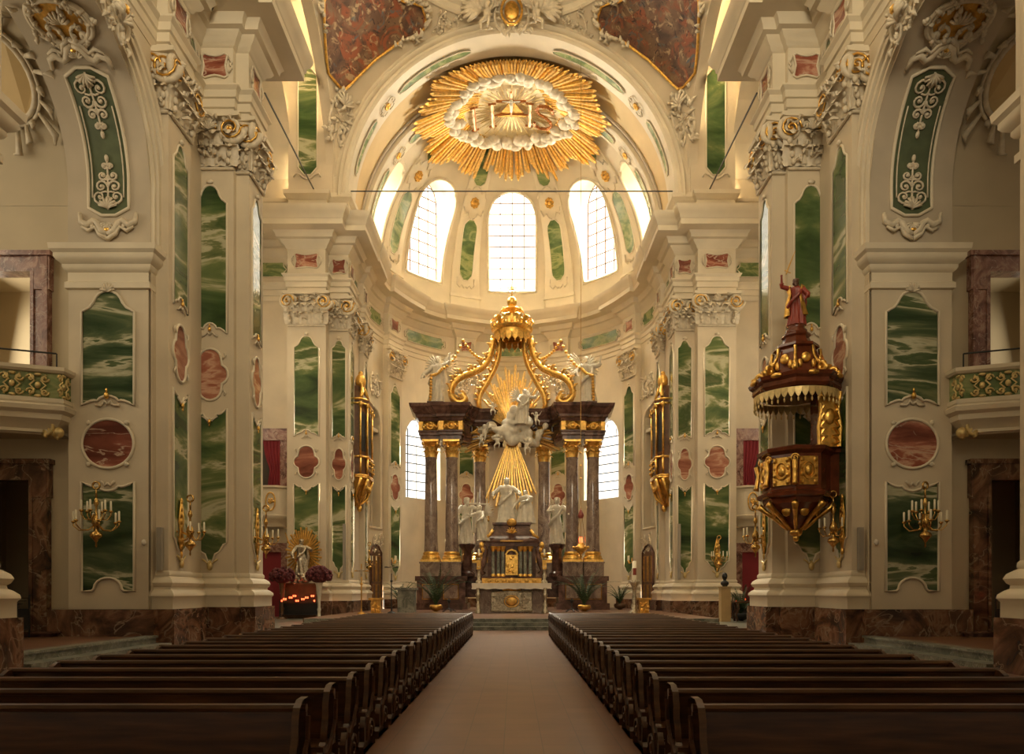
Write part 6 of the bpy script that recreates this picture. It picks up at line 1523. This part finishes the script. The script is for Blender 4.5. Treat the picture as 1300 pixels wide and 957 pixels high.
# ------------------------------------------------------------------ light
def area(name,loc,rot,sx,sy,power,col=(1,.86,.62),spread=None):
    l=bpy.data.lights.new(name,'AREA'); l.shape='RECTANGLE'; l.size=sx; l.size_y=sy; l.energy=power; l.color=col
    if spread: l.spread=R(spread)
    o=bpy.data.objects.new(name,l); C.objects.link(o); o.location=loc; o.rotation_euler=rot; return o
area('dome_daylight',(0,CY,40),(0,0,0),11,11,LD)
area('nave_daylight_left',(-9.8,14,25.5),(0,R(-80),0),3,16,LN)
area('nave_daylight_right',(9.8,14,25.5),(0,R(80),0),3,16,LN)
area('chapel_daylight_left',(-18.3,17,12.5),(0,R(-97),0),5,5,LC)
area('chapel_daylight_right',(18.3,17,12.5),(0,R(97),0),5,5,LC*.1)
area('gallery_daylight_left',(-17.8,24,10),(0,R(-80),0),3,3,120)
area('gallery_daylight_right',(17.8,24,10),(0,R(80),0),3,3,40)
for s in (-1,1): area('transept_fill_light',(s*16.2,33,13),(0,R(s*80),0),8,8,LT)  # added area lamps standing in for transept windows, none built
for pc,q in ((0,1),(44,.8),(-44,.8),(78,.6),(-78,.6)):
    o=area('sky_outside_apse_window',(19*sin(R(pc)),AC+19*cos(R(pc)),43),(0,0,0),9,9,LW*q,(1,.9,.7))
    d=V((2*sin(R(pc)),AC+2*cos(R(pc)),24))-o.location; o.rotation_euler=d.to_track_quat('-Z','Y').to_euler()
for pc in (44,-44):
    o=area('sky_outside_lower_window',(18*sin(R(pc)),AC+18*cos(R(pc)),22),(0,0,0),7,7,LW*.4,(1,.9,.7))
    d=V((4*sin(R(pc)),AC+4*cos(R(pc)),6))-o.location; o.rotation_euler=d.to_track_quat('-Z','Y').to_euler()
area('rear_fill_light',(0,-7.5,19),(R(112),0,0),12,8,LO,spread=115)  # unseen lamp added behind the camera to brighten the pier fronts, no window there
w=bpy.data.worlds.new('daylight'); bpy.context.scene.world=w; w.use_nodes=True; w.node_tree.nodes['Background'].inputs[0].default_value=(.9,.85,.7,1); w.node_tree.nodes['Background'].inputs[1].default_value=.3
# ------------------------------------------------------------------ camera
cd=bpy.data.cameras.new('camera'); cam=bpy.data.objects.new('camera',cd); C.objects.link(cam)
cd.sensor_width=36; cd.sensor_fit='HORIZONTAL'; cd.lens=36*930/1300
cam.location=(.1,0,1.6); cam.rotation_euler=(PI/2,0,0)
cd.shift_y=(750-478.5)/1300; cd.shift_x=-2/1300; cd.clip_start=.1; cd.clip_end=300
sc=bpy.context.scene; sc.camera=cam
sc.view_settings.view_transform='Standard'; sc.view_settings.look='None'; sc.view_settings.gamma=1; sc.view_settings.exposure=EXPO; sc.view_settings.use_curve_mapping=False
sc.cycles.use_denoising=True; sc.cycles.max_bounces=8; sc.cycles.diffuse_bounces=5; sc.cycles.glossy_bounces=3
